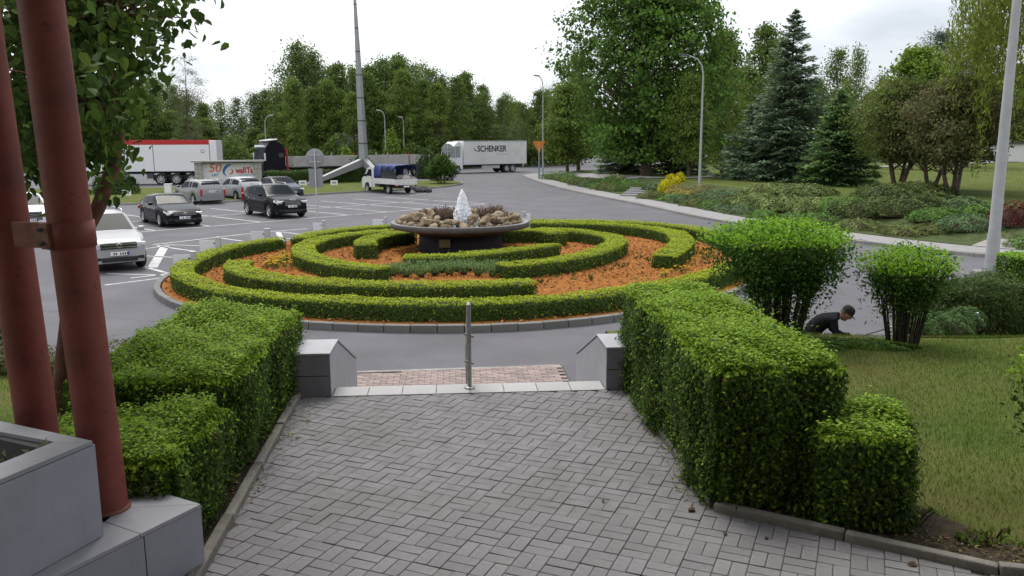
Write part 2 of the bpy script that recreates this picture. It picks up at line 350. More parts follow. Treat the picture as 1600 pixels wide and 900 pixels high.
def zlawn(X, Y):
    D = inside_lawn(X, Y)
    return np.where(D < 0, -.2, .10+.85*sstep(.3, 5.0, D)*(1-.45*sstep(60, 95, Y))+.10*np.sin(X*.21)*np.sin(Y*.17)*sstep(4, 10, D))
def zl(x, y): return float(zlawn(np.array([[x]]), np.array([[y]]))[0, 0])
grid('park_lawn', 1, 76, 19, 118, .9, zlawn, GRASSM, lambda X, Y: inside_lawn(X, Y) > -1.2)
def gl(px, py):
    "a spot of the photograph on the park lawn"
    z = .5
    for _ in range(8):
        p = g(px, py, z); z = .5*z+.5*max(0, zl(p.x, p.y))
    return Vector((p.x, p.y, zl(p.x, p.y)))
# light footpath across the park lawn, and the gravel strip behind the pavement
FP = smooth_line([gl(p, q) for p, q in ((862, 272), (930, 276), (1000, 280), (1070, 281), (1140, 276), (1250, 272), (1390, 262), (1600, 256))], 70, 4)
def drape(name, Q, wd, m, dz):
    A, B = offs(Q, -wd/2), offs(Q, wd/2); n = len(A)
    V = [(*a, zl(*a)+dz) for a in A]+[(*a, zl(*a)+dz) for a in Q]+[(*b, zl(*b)+dz) for b in B]
    me = bpy.data.meshes.new(name); me.from_pydata(V, [], [(k*n+i, k*n+i+1, (k+1)*n+i+1, (k+1)*n+i) for k in (0, 1) for i in range(n-1)])
    o = link(name, me, None, m); o['kind'] = 'structure'; return o
drape('footpath', FP, 1.6, PAVE, .06)
GRAV = mat('gravel', (.28, .26, .25), .95, .2, var=.45, scale=26, bump=1, bscale=40)
q = offs(KL, PAVW+.02); q2 = offs(KL, PAVW+1.5); k0 = int(np.argmin(np.abs(L2-84))); k1 = int(np.argmin(np.abs(L2-112)))
ribbon('gravel_strip', q[k0:k1], q2[k0:k1], .15, .31, GRAV)

# planted bed on the bank
BK = [offs(KL, PAVW+o) for o in (.02, .6, 1.4, 2.4, 3.4, 4.4)]; nb0 = 12; nb1 = 128
V = [(x, y, max(.14, zl(x, y)+.05)) for Q in BK for x, y in Q[nb0:nb1]]; nq = nb1-nb0
me = bpy.data.meshes.new('bank_bed'); me.from_pydata(V, [], [(k*nq+i, k*nq+i+1, (k+1)*nq+i+1, (k+1)*nq+i) for k in range(5) for i in range(nq-1)])
tag(link('bank_bed', me, None, mat('bank_soil', (.060, .078, .030), .95, .1, var=.4, scale=6, bump=.8, bscale=40)), kind='structure')

# grass island between the car park and the lorry lane
ISL = smooth_line([(-70, 47), (-45, 49.5), (-24.8, 51.3), (-18.5, 52.3), (-15.0, 59.5), (-11.6, 63.4), (-7.5, 66), (-4.6, 72.5), (-4.3, 76), (-5.6, 80), (-9.5, 80), (-14, 78), (-28, 69.5), (-50, 66), (-70, 65)], 110, 3)
isl = sheet('island_lawn', ISL, .12, GRASSM)
stones_along(ISL, 1.0, .12, -.1, .13, isl, CONC, off=-.06, tmax=95, tmin=40)

# forest floor behind the lorry lane
sheet('forest_floor', [(-140, 104), (-17, 113), (-9, 122), (-8, 240), (-140, 240)], .06, SOIL)

# ------------------------------------------------------------------ painted parking lines
along = Vector((.683, .73, 0)); away = Vector((-.73, .683, 0)); P0 = Vector((-15.63, 36.25, 0))
LINES = empty('parking_lines', (0, 0, 0), kind='structure')
def stripe(a, b, wd=.13):
    a = Vector(a); b = Vector(b); t = (b-a); t.z = 0; n = Vector((-t.y, t.x, 0)).normalized()*wd/2
    me = bpy.data.meshes.new('painted_line'); me.from_pydata([(*(a+n).xy, .005), (*(a-n).xy, .005), (*(b-n).xy, .005), (*(b+n).xy, .005)], [], [(0, 1, 2, 3)]); link('painted_line', me, LINES, WHITEP)
nst = 9
stripe(P0-along*1.4-away*.1, P0+along*20.5-away*.1)
for i in range(nst): stripe(P0+along*2.55*i, P0+along*2.55*i+away*4.7)
stripe(P0+away*5.0-along*4, P0+away*5.0+along*19)
for i in range(-2, nst): stripe(P0+along*2.55*i+away*5.15, P0+along*2.55*i+away*9.9)
for a, b, wd in [((203, 432), (268, 425), .12), ((238, 381), (306, 391), .12), ((238, 381), (257, 382), .1), ((257, 382), (237, 416), .3), ((222, 414), (266, 426), .14), ((165, 425), (266, 428), .1), ((163, 443), (268, 430), .13),
                 ((218, 397), (271, 400), .1), ((238, 380), (400, 362), .12), ((343, 370), (378, 375), .12), ((434, 361), (442, 381), .22), ((440, 361), (470, 365), .12), ((400, 362), (480, 356), .12), ((442, 371), (466, 372), .1), ((255, 380), (312, 382), .1), ((220, 387), (250, 383), .1),
                 ((640, 305), (665, 302), .12), ((668, 303), (697, 303), .12)]:
    stripe(g(*a), g(*b), wd)

# ------------------------------------------------------------------ upper path: kerbs and pavers
PBASE = mat('path_joint', (.105, .10, .088), .95, .1, var=.4, scale=30, bump=.5, bscale=80)
PAVER = mat('paver', (.20, .192, .202), .85, .2, var=.14, scale=14, bump=.35, bscale=150, objvar=.09, stain=(.145, .139, .135, .7), stain_scale=1.1)
path = sheet('path', [(-1.88, 2.5), (4.4, 2.5), (4.4, 4.45), (3.0, 4.78), (1.48, 5.72), (1.28, 8.62), (-2.24, 8.5), (-1.93, 4.8)], PZ-.007, PBASE)
def xl(y): return -1.93-(y-4.8)*.087
def xr(y): return 1.28+(8.62-y)*.069 if y > 5.72 else (1.48+(5.72-y)*1.62 if y > 4.78 else 3.0+(4.78-y)*4.2)
pav = []
ang = R(-23); ca, sa = math.cos(ang), math.sin(ang)
for i in range(-60, 60):
    for j in range(-60, 60):
        for k in (0, 1):
            if (i+j) % 2 == 0: u, v, rot = i*.2+.1, j*.2+.05+k*.1, 0
            else: u, v, rot = i*.2+.05+k*.1, j*.2+.1, math.pi/2
            x, y = u*ca-v*sa, 6+u*sa+v*ca
            if y < 3.3 or y > 8.75 or x < xl(y)-.06 or x > min(4.3, xr(y)+.06): continue
            if y > 8.62+(x+2.2)*.035: continue
            pav.append((x, y, ang+rot))
pav.sort(key=lambda p: (p[1] < 4.35, p[1] + abs(p[0])*.15))
pm = MB().box((0, 0, 0), (.1945, .0955, .06), bev=.005).mesh('paver'); pm.materials.append(PAVER)
rest = MB(); bv = [v.co.copy() for v in pm.vertices]; bf = [tuple(p.vertices) for p in pm.polygons]
for n_, (x, y, a) in enumerate(pav):
    tz = PZ-.03+random.uniform(-.0025, .0025)
    if n_ < 300:
        o = link('paver', pm, path); o.location = (x, y, tz); o.rotation_euler = (random.uniform(-.012, .012), random.uniform(-.012, .012), a+random.uniform(-.015, .015))
    else:
        M = Matrix.Translation((x, y, tz)) @ Euler((random.uniform(-.012, .012), random.uniform(-.012, .012), a+random.uniform(-.015, .015))).to_matrix().to_4x4()
        rest.add([M@v for v in bv], bf)
PAVER2 = mat('paver_field', (.20, .192, .202), .85, .2, var=.16, scale=7, bump=.35, bscale=150, stain=(.145, .139, .135, .7), stain_scale=1.1)
o = rest.build('paver_field', PAVER2, path); o['kind'] = 'stuff'
EDG = mat('edging', (.20, .185, .165), .9, .2, var=.25, scale=6, bump=.5, bscale=70, objvar=.1, stain=(.11, .105, .075, .8), stain_scale=2.5)
for nm, A, B in (('path_edging', (-1.87, 3.6), (-2.28, 8.48)), ('path_edging', (1.30, 8.6), (1.47, 5.76)), ('path_edging', (1.47, 5.72), (3.02, 4.80)), ('path_edging', (3.02, 4.80), (4.6, 4.42))):
    A = np.array(A); B = np.array(B); L = np.linalg.norm(B-A); k = max(1, round(L/1.0)); a = math.atan2(*(B-A)[::-1])
    for i in range(k):
        c = A+(B-A)*(i+.5)/k; o = MB().box((0, 0, 0), (L/k-.006, .075, .22), bev=.012).build('edging_stone', EDG, path)
        o.location = (c[0], c[1], PZ-.05+random.uniform(-.008, .012)); o.rotation_euler = (random.uniform(-.03, .03), random.uniform(-.008, .008), a+random.uniform(-.01, .01))
# soil beds under the clipped hedges
sheet('soil_bed', [(1.36, 8.7), (1.5, 5.78), (3.02, 4.86), (4.6, 4.48), (4.6, 4.6), (3.3, 5.15), (2.9, 5.9), (2.55, 6.4), (2.5, 9.2)], PZ+.012, SOIL)
sheet('soil_bed', [(-2.32, 8.7), (-1.92, 3.7), (-3.6, 3.7), (-3.9, 8.9)], PZ+.012, SOIL)

# stairs down to the road: white nosing tiles, steps, pink landing, side walls
TILEW = mat('nosing_tile', (.36, .355, .355), .6, .4, var=.1, scale=5, objvar=.06, stain=(.27, .27, .265, .6), stain_scale=3)
st = empty('stairs', (-.45, 8.7, 0), kind='structure')
sa0 = Vector((-1.92, 8.50, 0)); sb0 = Vector((1.0, 8.70, 0)); tdir = (sb0-sa0).normalized(); ndir = Vector((-tdir.y, tdir.x, 0)); wid = (sb0-sa0).length
def stpt(u, v, z): p = sa0+tdir*u+ndir*v; return Vector((p.x, p.y, z))
szz = math.atan2(tdir.y, tdir.x)
for i in range(8):
    o = MB().box((0, 0, 0), (wid/8-.006, .33, .035), bev=.004).build('nosing_tile', TILEW, st); o.matrix_parent_inverse = st.matrix_world.inverted() if False else Matrix.Identity(4)
    p = stpt((i+.5)*wid/8, .165, PZ-.008); o.location = p-Vector(st.location); o.rotation_euler = (0, 0, szz)
for k in range(1, 7):
    zt = PZ-k*.161
    o = MB().box((0, 0, 0), (wid, .36, .5), bev=.006).build('step', CONC, st); p = stpt(wid/2, .33*k+.17, zt-.25); o.location = p-Vector(st.location); o.rotation_euler = (0, 0, szz)
o = MB().box((0, 0, 0), (wid, .30, .6)).build('riser', CONC, st); p = stpt(wid/2, .14, PZ-.33); o.location = p-Vector(st.location); o.rotation_euler = (0, 0, szz)
PINK = mat('pink_paver', (.255, .195, .18), .85, .3, var=.12, scale=10, objvar=.22, stain=(.30, .28, .26, .6), stain_scale=2)
land = sheet('landing', [stpt(-.1, 2.3, 0).xy, stpt(wid+.2, 2.3, 0).xy, stpt(wid+.2, 5.1, 0).xy, stpt(-.5, 4.75, 0).xy], .012, PBASE)
pk = MB().box((0, 0, 0), (.193, .094, .06), bev=.005).mesh('landing_paver'); pk.materials.append(PINK); nn_ = 0
for j in range(25, 9, -1):
    for i in range(-2, 17):
        v = 2.55+j*.1; u = (i+.5*(j % 2))*.2
        if u > wid+.15 or v > 4.80+.1*u or nn_ >= 300: continue
        o = link('landing_paver', pk, land); p = stpt(u, v, .0); o.location = (p.x, p.y, random.uniform(-.002, .003)); o.rotation_euler = (0, 0, szz+random.uniform(-.02, .02)); nn_ += 1
o = MB().box((0, 0, 0), (wid+.5, .10, .2), bev=.01).build('edging_stone', CONC, land); p = stpt(wid/2-.1, 4.98, -.07); o.location = p; o.rotation_euler = (0, 0, szz+.035)
WALLT = mat('wall_tile', (.20, .195, .225), .55, .4, var=.10, scale=5, objvar=.05, stain=(.14, .14, .155, .6), stain_scale=1.6)
WALLC = mat('wall_skylit', (.36, .36, .39), .5, .4, var=.08, scale=4, stain=(.28, .28, .3, .5), stain_scale=1.5)  # side slabs paler than the front tiles, sky light put into their colour
for side, u0, u1, lab in ((-1, -.43, -.01, 'grey tiled low side wall at the left end of the stairs'), (1, wid+.01, wid+.40, 'grey tiled low side wall at the right end of the stairs, against the tall hedge')):
    o0 = stpt((u0+u1)/2, 0, 0); r = empty('stair_wall', (o0.x, o0.y, 0), szz, lab, 'wall', 'walls beside the stairs')
    hw = (u1-u0)/2; prof = [(0, -.2), (0, PZ+.46), (.62, PZ+.46), (2.25, .95), (2.25, -.2)]      # (v, z)
    def yz(mb, pr, a, b): n = len(pr); mb.add([(a, p[0], p[1]) for p in pr]+[(b, p[0], p[1]) for p in pr], [tuple(range(n)), tuple(range(2*n-1, n-1, -1))]+[(i, n+i, n+(i+1) % n, (i+1) % n) for i in range(n)])
    m_ = MB(); yz(m_, [(p[0]+.01, p[1]-.012) for p in prof], -hw+.012, hw-.012); m_.build('wall_core', BLACKP, r)
    m_ = MB(); yz(m_, [(.015, 0), (.015, PZ+.445), (.62, PZ+.445), (2.24, .935), (2.24, 0)], -hw, -hw+.011); m_.build('side_slab', WALLC, r)
    m_ = MB(); yz(m_, [(.015, 0), (.015, PZ+.445), (.62, PZ+.445), (2.24, .935), (2.24, 0)], hw-.011, hw); m_.build('side_slab', WALLC, r)
    MB().box((0, .004, PZ+.115), (2*hw, .014, .222), bev=.002).build('tile', WALLT, r)
    MB().box((0, .004, PZ+.345), (2*hw, .014, .222), bev=.002).build('tile', WALLT, r)
    MB().box((0, .31, PZ+.469), (2*hw+.012, .64, .022), bev=.004).build('cap_slab', WALLC, r)
    sl = math.atan2(PZ+.46-.95, 1.63); MB().box((0, 1.435, (PZ+.46+.95)/2+.013), (2*hw+.012, 1.63/math.cos(sl), .022), rx=-sl, bev=.004).build('cap_slab', WALLC, r)
# handrail in the middle of the stairs
STEELR = mat('brushed_steel', (.36, .35, .34), .4, .5, metal=.75, var=.2, scale=12)
hr0 = stpt(1.46, .17, PZ); hr = empty('handrail', hr0, szz, 'steel handrail with two posts in the middle of the stairs', 'handrail')
for v, zt, zb in ((0, .92, 0.01), (1.95, .0, -.96)):
    MB().tube([(0, v, zb), (0, v, zt)], .024, 10).build('post', STEELR, hr); MB().lathe([(.06, 0), (.06, .012), (.026, .02)], (0, v, zb), 14).build('foot_plate', STEELR, hr)
for dz, rr, nm in ((0, .023, 'top_rail'), (-.3, .011, 'lower_rail'), (-.62, .011, 'lower_rail')):
    MB().tube([(0, -.12 if dz == 0 else 0, .94+dz), (0, .04, .94+dz), (0, 2.0, -.02+dz), (0, 2.15 if dz == 0 else 2.0, -.02+dz)], rr, 8).build(nm, STEELR, hr)
for zz in (.3, .6): MB().box((0, 0, zz), (.11, .02, .02), ry=.3).build('bracket', STEELR, hr)

# building with its entrance canopy behind and above the viewer (carried by the red pipes)
BW = mat('building_wall', (.62, .60, .57), .8, .3, var=.06); 
bd = empty('office_building', (0, -9, 0), 0, 'office building with entrance canopy carried by two red pipes, behind the viewer', 'building')
MB().box((0, -4, 6), (60, 8, 12)).build('wall', BW, bd)
MB().box((0, 7.2, 8.1), (19, 14.4, .5), bev=.02).build('canopy', BW, bd)
for i in range(-5, 6): MB().box((i*5, .04, 5.5), (3.2, .06, 2.2)).build('window', GLASS, bd)
# ================================================================== ROUNDABOUT GARDEN
HZ = .54                                            # top of the clipped box hedges
def hz(*pts): return [g(x, y, HZ) for x, y in pts]
ring_f = [(437, 369), (400, 374), (360, 381), (322, 393), (292, 406), (280, 416), (288, 427), (322, 442), (365, 451), (465, 461), (560, 466), (640, 468.5), (720, 469), (800, 467), (880, 462), (960, 454), (1050, 439), (1110, 426), (1150, 410)]
ring_b = [(1158, 385), (1130, 368), (1090, 357), (1040, 350), (955, 345), (900, 344), (830, 343)]
RC = Vector((-1.4, 26.6, 0))
pp = [(p.x-RC.x, p.y-RC.y) for p in hz(*ring_f, *ring_b, (700, 343.5), (600, 346), (500, 354), (455, 362))]
th = np.array([math.atan2(b, a) for a, b in pp]); rr = np.array([math.hypot(a, b) for a, b in pp]); od = np.argsort(th); th = th[od]; rr = rr[od]
TH = np.linspace(-math.pi, math.pi, 181)[:-1]
RR = np.interp(TH, np.r_[th-2*math.pi, th, th+2*math.pi], np.r_[rr, rr, rr])
for _ in range(10): RR = (np.roll(RR, 1)+2*RR+np.roll(RR, -1))/4
def ringpts(o): return np.c_[RC.x+(RR+o)*np.cos(TH), RC.y+(RR+o)*np.sin(TH)]
KO = ringpts(.62); KO = np.vstack([KO, KO[:1]])
MULCH = mat('bark_mulch', (.22, .085, .022), .95, .1, col2=(.34, .145, .038), scale=18, bump=1, bscale=60)
bed = sheet('mulch_bed', ringpts(.50), .13, MULCH)
bed2 = empty('roundabout_kerb', (0, 0, 0), kind='structure')
RKERB = mat('kerb_concrete', (.175, .17, .165), .85, .3, var=.18, scale=5, bump=.3, bscale=120, objvar=.12, stain=(.10, .10, .09, .7), stain_scale=2.2)
stones_along(KO, .54, .16, -.12, .155, bed2, RKERB)
# loose chips of bark
n = 26000; a = rng.uniform(-math.pi, math.pi, n); rad = np.sqrt(rng.uniform(0, 1, n))*(np.interp(a, TH, RR, period=2*math.pi)+.45)
P = np.c_[RC.x+rad*np.cos(a), RC.y+rad*np.sin(a), .142+rng.uniform(0, .035, n)]
o = link('bark_chips', leafmesh('bark_chips', P, np.c_[rng.normal(0, .45, (n, 2)), np.ones(n)], rng.uniform(.05, .13, n), .45, pick([(.25, .092, .028), (.20, .072, .022), (.31, .125, .045), (.15, .052, .022), (.085, .036, .022)], n, .25)), None, CHIP)
tag(o, kind='stuff', label='loose orange bark chips covering the roundabout beds', cat='bark chips')
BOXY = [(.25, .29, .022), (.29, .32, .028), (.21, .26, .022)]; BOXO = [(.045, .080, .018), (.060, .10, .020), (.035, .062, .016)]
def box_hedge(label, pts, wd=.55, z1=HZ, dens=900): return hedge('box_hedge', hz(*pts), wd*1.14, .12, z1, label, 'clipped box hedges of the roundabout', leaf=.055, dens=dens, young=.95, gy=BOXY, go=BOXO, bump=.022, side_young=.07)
box_hedge('long outer box hedge along the front kerb, wrapping round the left end', ring_f, .5)
box_hedge('thin outermost box hedge at the back right edge of the roundabout', ring_b, .5)
box_hedge('long curved box hedge, second from the front kerb, with square right end', [(377, 404), (363, 409), (372, 417), (400, 426), (440, 432), (490, 436), (560, 440), (640, 441.5), (740, 441), (832, 437)], .62)
box_hedge('U-shaped box hedge left of the fountain, ending beside the lavender', [(599, 416), (540, 411), (495, 402), (472, 391), (474, 380), (500, 370), (552, 362), (610, 357)], .62)
box_hedge('short box hedge at the back left of the roundabout behind the U-shaped one', [(467, 369), (488, 362), (540, 355), (607, 350)], .55)
box_hedge('innermost box hedge left of the fountain pedestal with rounded end', [(572, 384), (566, 378), (580, 372), (602, 367), (640, 362)], .62, .62)
box_hedge('box hedge directly in front of the fountain pedestal', [(630, 398), (700, 398), (760, 393), (820, 386), (866, 380)], .55)
box_hedge('hook-shaped box hedge right of the fountain with its end before the lavender', [(782, 412), (855, 406), (917, 396), (950, 386), (966, 375), (950, 366), (905, 360), (840, 356)], .62)
box_hedge('big C-shaped box hedge at the right with blunt free end on orange bark', [(1038, 399), (1056, 388), (1068, 376), (1056, 363), (1005, 353), (930, 348), (830, 346)], .68)
box_hedge('innermost box hedge right of the fountain under the basin rim', [(780, 362), (820, 360), (855, 362), (872, 367)], .62, .62)

# ------------------------------------------------------------------ fountain
FX, FY = -1.78, 28.4
GRAN = mat('basin_concrete', (.075, .068, .07), .7, .35, var=.2, scale=4, stain=(.045, .042, .042, .7), stain_scale=1.5)
RIMW = mat('basin_top', (.20, .195, .205), .5, .4, var=.1, scale=6, stain=(.11, .105, .105, .7), stain_scale=2)
PED = mat('pedestal_paint', (.011, .009, .015), .7, .3, var=.3, scale=3)
fo = empty('fountain', (FX, FY, .12), 0, 'round fountain with a wide dish of stones on a dark pedestal', 'fountain')
MB().lathe([(0, .60), (1.50, .60), (1.62, .66), (2.32, .80), (2.36, .82), (2.36, .96), (2.34, .98), (2.30, .98)], (0, 0, 0), 64).build('basin', GRAN, fo)
MB().lathe([(2.34, .984), (2.20, .984), (2.17, .90), (0, .90)], (0, 0, 0), 64).build('basin_rim', RIMW, fo)
MB().lathe([(1.45, 0), (1.42, .3), (1.40, .62), (0, .62)], (0, 0, 0), 48).build('pedestal', PED, fo)
WAT = mat('water', (.10, .12, .13), .05, .5)
MB().lathe([(2.17, .925), (0, .925)], (0, 0, 0), 48).build('water_surface', WAT, fo)
MB().box((-.42, -1.50, .40), (.36, .08, .26), bev=.01).build('floodlight', mat('lamp_ochre', (.10, .09, .05), .5, var=.2), fo)
MB().box((-.30, -1.52, .1), (.05, .05, .22)).build('floodlight_bracket', DARKM, fo)
# jet of water: hundreds of drops round a ragged core
JET = bpy.data.materials.new('spray'); JET.use_nodes = True; b = JET.node_tree.nodes['Principled BSDF']; b.inputs['Base Color'].default_value = (.90, .91, .94, 1); b.inputs['Roughness'].default_value = .8; b.inputs['Specular IOR Level'].default_value = .15
mb = MB(); random.seed(5)
for k in range(60):
    a = random.uniform(0, 6.283); r0 = random.uniform(0, .05); r1 = abs(random.gauss(0, .15)); r1 = min(r1*1.25, .36); h = 1.12*max(.2, 1-r1/.42)*random.uniform(.85, 1.0)
    pts = []
    for t in np.linspace(0, 1, 7): pts.append(((r0+(r1-r0)*t**.8)*math.cos(a), (r0+(r1-r0)*t**.8)*math.sin(a), .9+h*(1-(1-t)**2)))
    mb.tube(pts, [.02, .028, .034, .034, .03, .022, .006], 5, False)
for k in range(1300):
    a = random.uniform(0, 6.283); t = random.random()**.75; zz = 1.14*(1-t); rmax = .015+.36*t**.8*(1 if t < .8 else .85)
    r = rmax*random.uniform(.55, 1.12); s = random.uniform(.007, .021); c = Vector((r*math.cos(a), r*math.sin(a), .92+zz)); u = s*random.uniform(1, 2.2)
    mb.add([c+Vector((s, 0, 0)), c+Vector((0, s, 0)), c-Vector((s, 0, 0)), c-Vector((0, s, 0)), c+Vector((0, 0, u)), c-Vector((0, 0, u))], [(0, 1, 4), (1, 2, 4), (2, 3, 4), (3, 0, 4), (1, 0, 5), (2, 1, 5), (3, 2, 5), (0, 3, 5)], True)
o = mb.build('water_jet', JET, None); o.location = (FX+.08, FY-.1, .12); tag(o, 'white foaming jet of water rising from the middle of the fountain dish', 'water jet')
# stones in the dish
RK = [mat('stone_'+k, c, .9, .2, col2=c2, scale=3.5, bump=.9, bscale=14) for k, c, c2 in (('tan', (.20, .145, .085), (.34, .26, .17)), ('brown', (.12, .085, .055), (.23, .165, .11)), ('pale', (.25, .20, .14), (.40, .33, .245)))]
def rock_mesh(seed):
    bm = bmesh.new(); bmesh.ops.create_icosphere(bm, subdivisions=3, radius=1); r2 = np.random.default_rng(seed)
    pl = [(Vector(v).normalized(), r2.uniform(.55, .88)) for v in r2.normal(size=(15, 3))]
    for v in bm.verts:
        for d, k in pl:
            e = v.co.dot(d)-k
            if e > 0: v.co -= d*e*.93
        v.co *= 1+.05*math.sin(v.co.x*7+seed)*math.sin(v.co.y*6)
    me = bpy.data.meshes.new('stone'); bm.to_mesh(me); bm.free(); return me
rocks = [rock_mesh(k) for k in range(6)]
random.seed(11); nrk = 0
spots = []
for ring, cnt, zz in ((2.02, 38, 1.08), (1.62, 30, 1.14), (1.15, 20, 1.20), (1.82, 28, 1.26), (1.35, 18, 1.32)):
    for k in range(cnt):
        a = 2*math.pi*(k+random.uniform(-.3, .3))/cnt; rr_ = ring+random.uniform(-.14, .14)
        x, y = rr_*math.cos(a), rr_*math.sin(a)
        if abs(x-.08) < .28 and y < .5: 
            if not (ring > 1.6 and random.random() < .7): continue
        spots.append((x, y, zz))
for x, y, zz in spots:
    s = random.uniform(.10, .20); me = rocks[nrk % 6]; o = link('stone', me, None)
    if not me.materials: me.materials.append(RK[nrk % 3])
    o.location = (FX+x, FY+y, zz+random.uniform(-.03, .04)); o.scale = (s*random.uniform(.9, 1.35), s*random.uniform(.8, 1.1), s*random.uniform(.65, .95)); o.rotation_euler = (random.uniform(-.4, .4), random.uniform(-.4, .4), random.uniform(0, 6.28))
    w_ = ('tan', 'brown', 'pale')[(nrk % 6) % 3]+' field stone heaped in the fountain dish, '+('left of' if x < -.35 else ('right of' if x > .35 else ('before' if y < 0 else 'behind')))+' the jet'; tag(o, 'rough '+w_, 'stone', w_.replace('stone', 'stones')); nrk += 1
# dry seed heads between the stones
def tuft(name, loc, nst, h, spread, cols, label, cat, group=None, leaf=.06, asp=.35, m=None, blades=7):
    r = empty(name, loc, 0, label, cat, group); P = []; Nn = []; Al = []
    mbt = MB()
    for _ in range(nst):
        a = random.uniform(0, 6.283); rb = spread*.35*random.random(); lean = spread*random.uniform(.2, 1); hh = h*random.uniform(.65, 1.05)
        b0 = Vector((rb*math.cos(a), rb*math.sin(a), 0)); tp = Vector(((rb+lean)*math.cos(a), (rb+lean)*math.sin(a), hh)); md = (b0+tp)/2+Vector((0, 0, hh*.12))
        mbt.tube([b0, md, tp], [.006, .005, .003], 3, False)
        for k in range(blades):
            t = random.uniform(.25, 1.05); p = b0*(1-t)**2+md*2*t*(1-t)+tp*t*t
            P.append(p+Vector((random.gauss(0, .02), random.gauss(0, .02), 0))); d = Vector((random.gauss(0, .6), random.gauss(0, .6), 1)); Al.append(d); Nn.append(Vector((random.gauss(0, 1), random.gauss(0, 1), .3)))
    mbt.build('stems', TWIG, r); n = len(P)
    link('foliage', leafmesh('foliage', P, Nn, leaf*rng.uniform(.7, 1.3, n), asp, pick(cols, n), along=Al), r, m or LEAF); return r
DRY = [(.15, .105, .10), (.19, .13, .125), (.105, .072, .075)]
for k, (x, y) in enumerate(((-.55, .2), (-.35, .55), (-.75, .6), (.75, .45), (1.0, .3), (1.3, .55), (1.2, .8))):
    tuft('dry_plant', (FX+x, FY+y, 1.1), 34, .46, .26, DRY, 'dry brown plant between the stones, '+('left' if x < 0 else 'right')+' of the water jet', 'dry plant', 'dry brown plants '+('left' if x < 0 else 'right')+' of the jet', .07, .5, blades=8)
# lavender row between the hedges
LAV = [(.14, .23, .10), (.175, .26, .13), (.12, .195, .09), (.20, .27, .15)]
for k in range(17):
    x = 612+k*11.2; y = 432-(k % 2)*6+random.uniform(-1.5, 1.5)-(2 if 5 < k < 12 else 0)
    if x > 785: x = 785
    tuft('lavender', g(x, y, .13), 60, .34, .24, LAV, 'grey green lavender plant in the row before the fountain', 'lavender', 'lavender row before the fountain', .07, .22, blades=10)
# marigolds and small bedding plants
YEL = [(.42, .26, .012), (.48, .33, .02), (.38, .19, .01)]
def flower(loc, k, lab, grp):
    r = empty('marigold', loc, 0, lab, 'flower', grp); n = 16; P = rng.normal(0, .045, (n, 3))+np.array((0, 0, .08))
    link('foliage', leafmesh('foliage', P, rng.normal(size=(n, 3))+np.array((0, 0, 1)), .07, .5, pick(G_OLD, n)), r, LEAF)
    P = []; Nn = []
    for q in range(3):
        c = np.array((random.gauss(0, .05), random.gauss(0, .05), .17+random.uniform(-.02, .03)))
        for j in range(9):
            a = j*.7; P.append(c+np.array((.025*math.cos(a), .025*math.sin(a), .006*(j % 3)))); Nn.append((math.cos(a)*.5, math.sin(a)*.5, 1))
    link('blossom', leafmesh('blossom', P, Nn, .038, .8, pick(YEL, len(P))), r, PETAL)
for k in range(34):
    flower(g(433+random.uniform(-17, 22), 411+random.uniform(-12, 8), .14), k, 'yellow marigold in the patch left of the U-shaped hedge', 'marigold patch at the left')
for k in range(16):
    t = k/15; flower(g(1030+t*95+random.uniform(-5, 5), 434-t*48*t+random.uniform(-4, 4), .14), k, 'yellow marigold at the right edge of the orange bark', 'marigolds at the right')
for k in range(24):
    x, y = random.choice(((880, 432), (905, 437), (860, 440), (340, 418), (1000, 405), (960, 420), (910, 385), (530, 398)))
    tuft('seedling', g(x+random.uniform(-22, 22), y+random.uniform(-6, 6), .135), 6, .1, .09, G_OLD+[(.10, .05, .03)], 'tiny green bedding plant in the orange bark', 'seedling', 'bedding plants in the bark', .05, .6, blades=3)
# posts with pale panels standing along the left and back edge of the garden
PANEL = mat('panel_grey', (.62, .63, .65), .35, .5, var=.04)
def panel_post(px, py, w, h, pw, lab, side=-1):
    p = g(px, py, .13); s = p.y*1.01/FPX; r = empty('panel_post', p, random.uniform(-.1, .1), lab, 'sign post', 'panel posts of the roundabout'); H_ = h*s; W_ = w*s; pw *= s
    MB().box((0, 0, H_/2), (pw, .09, H_), bev=.008).build('post', STEEL, r); MB().box((0, 0, H_+.008), (pw+.02, .11, .018), bev=.004).build('post_cap', STEEL, r)
    MB().box((side*(pw/2+W_/2), .0, H_-.26), (W_, .015, .36), bev=.004).build('panel', PANEL, r)
    MB().box((side*(pw/2+.03), -.015, H_-.18), (.07, .02, .03)).build('clip', DARKM, r); MB().box((side*(pw/2+.03), -.015, H_-.36), (.07, .02, .03)).build('clip', DARKM, r)
panel_post(303, 425, 27, 34, 8, 'grey post with pale panel, nearest the left end of the roundabout')
panel_post(342, 406, 26, 37, 8, 'grey post with pale panel, second from the left end')
panel_post(418, 385, 22, 29, 8, 'grey post with pale panel at the gap in the left hedge')
panel_post(506, 361, 15, 17, 4, 'grey post with pale panel beside the round road sign')
panel_post(602, 353, 18, 14, 4, 'grey post with pale panel just left of the fountain dish')
panel_post(818, 348, 8, 17, 4, 'thin grey post just right of the fountain dish', 1)

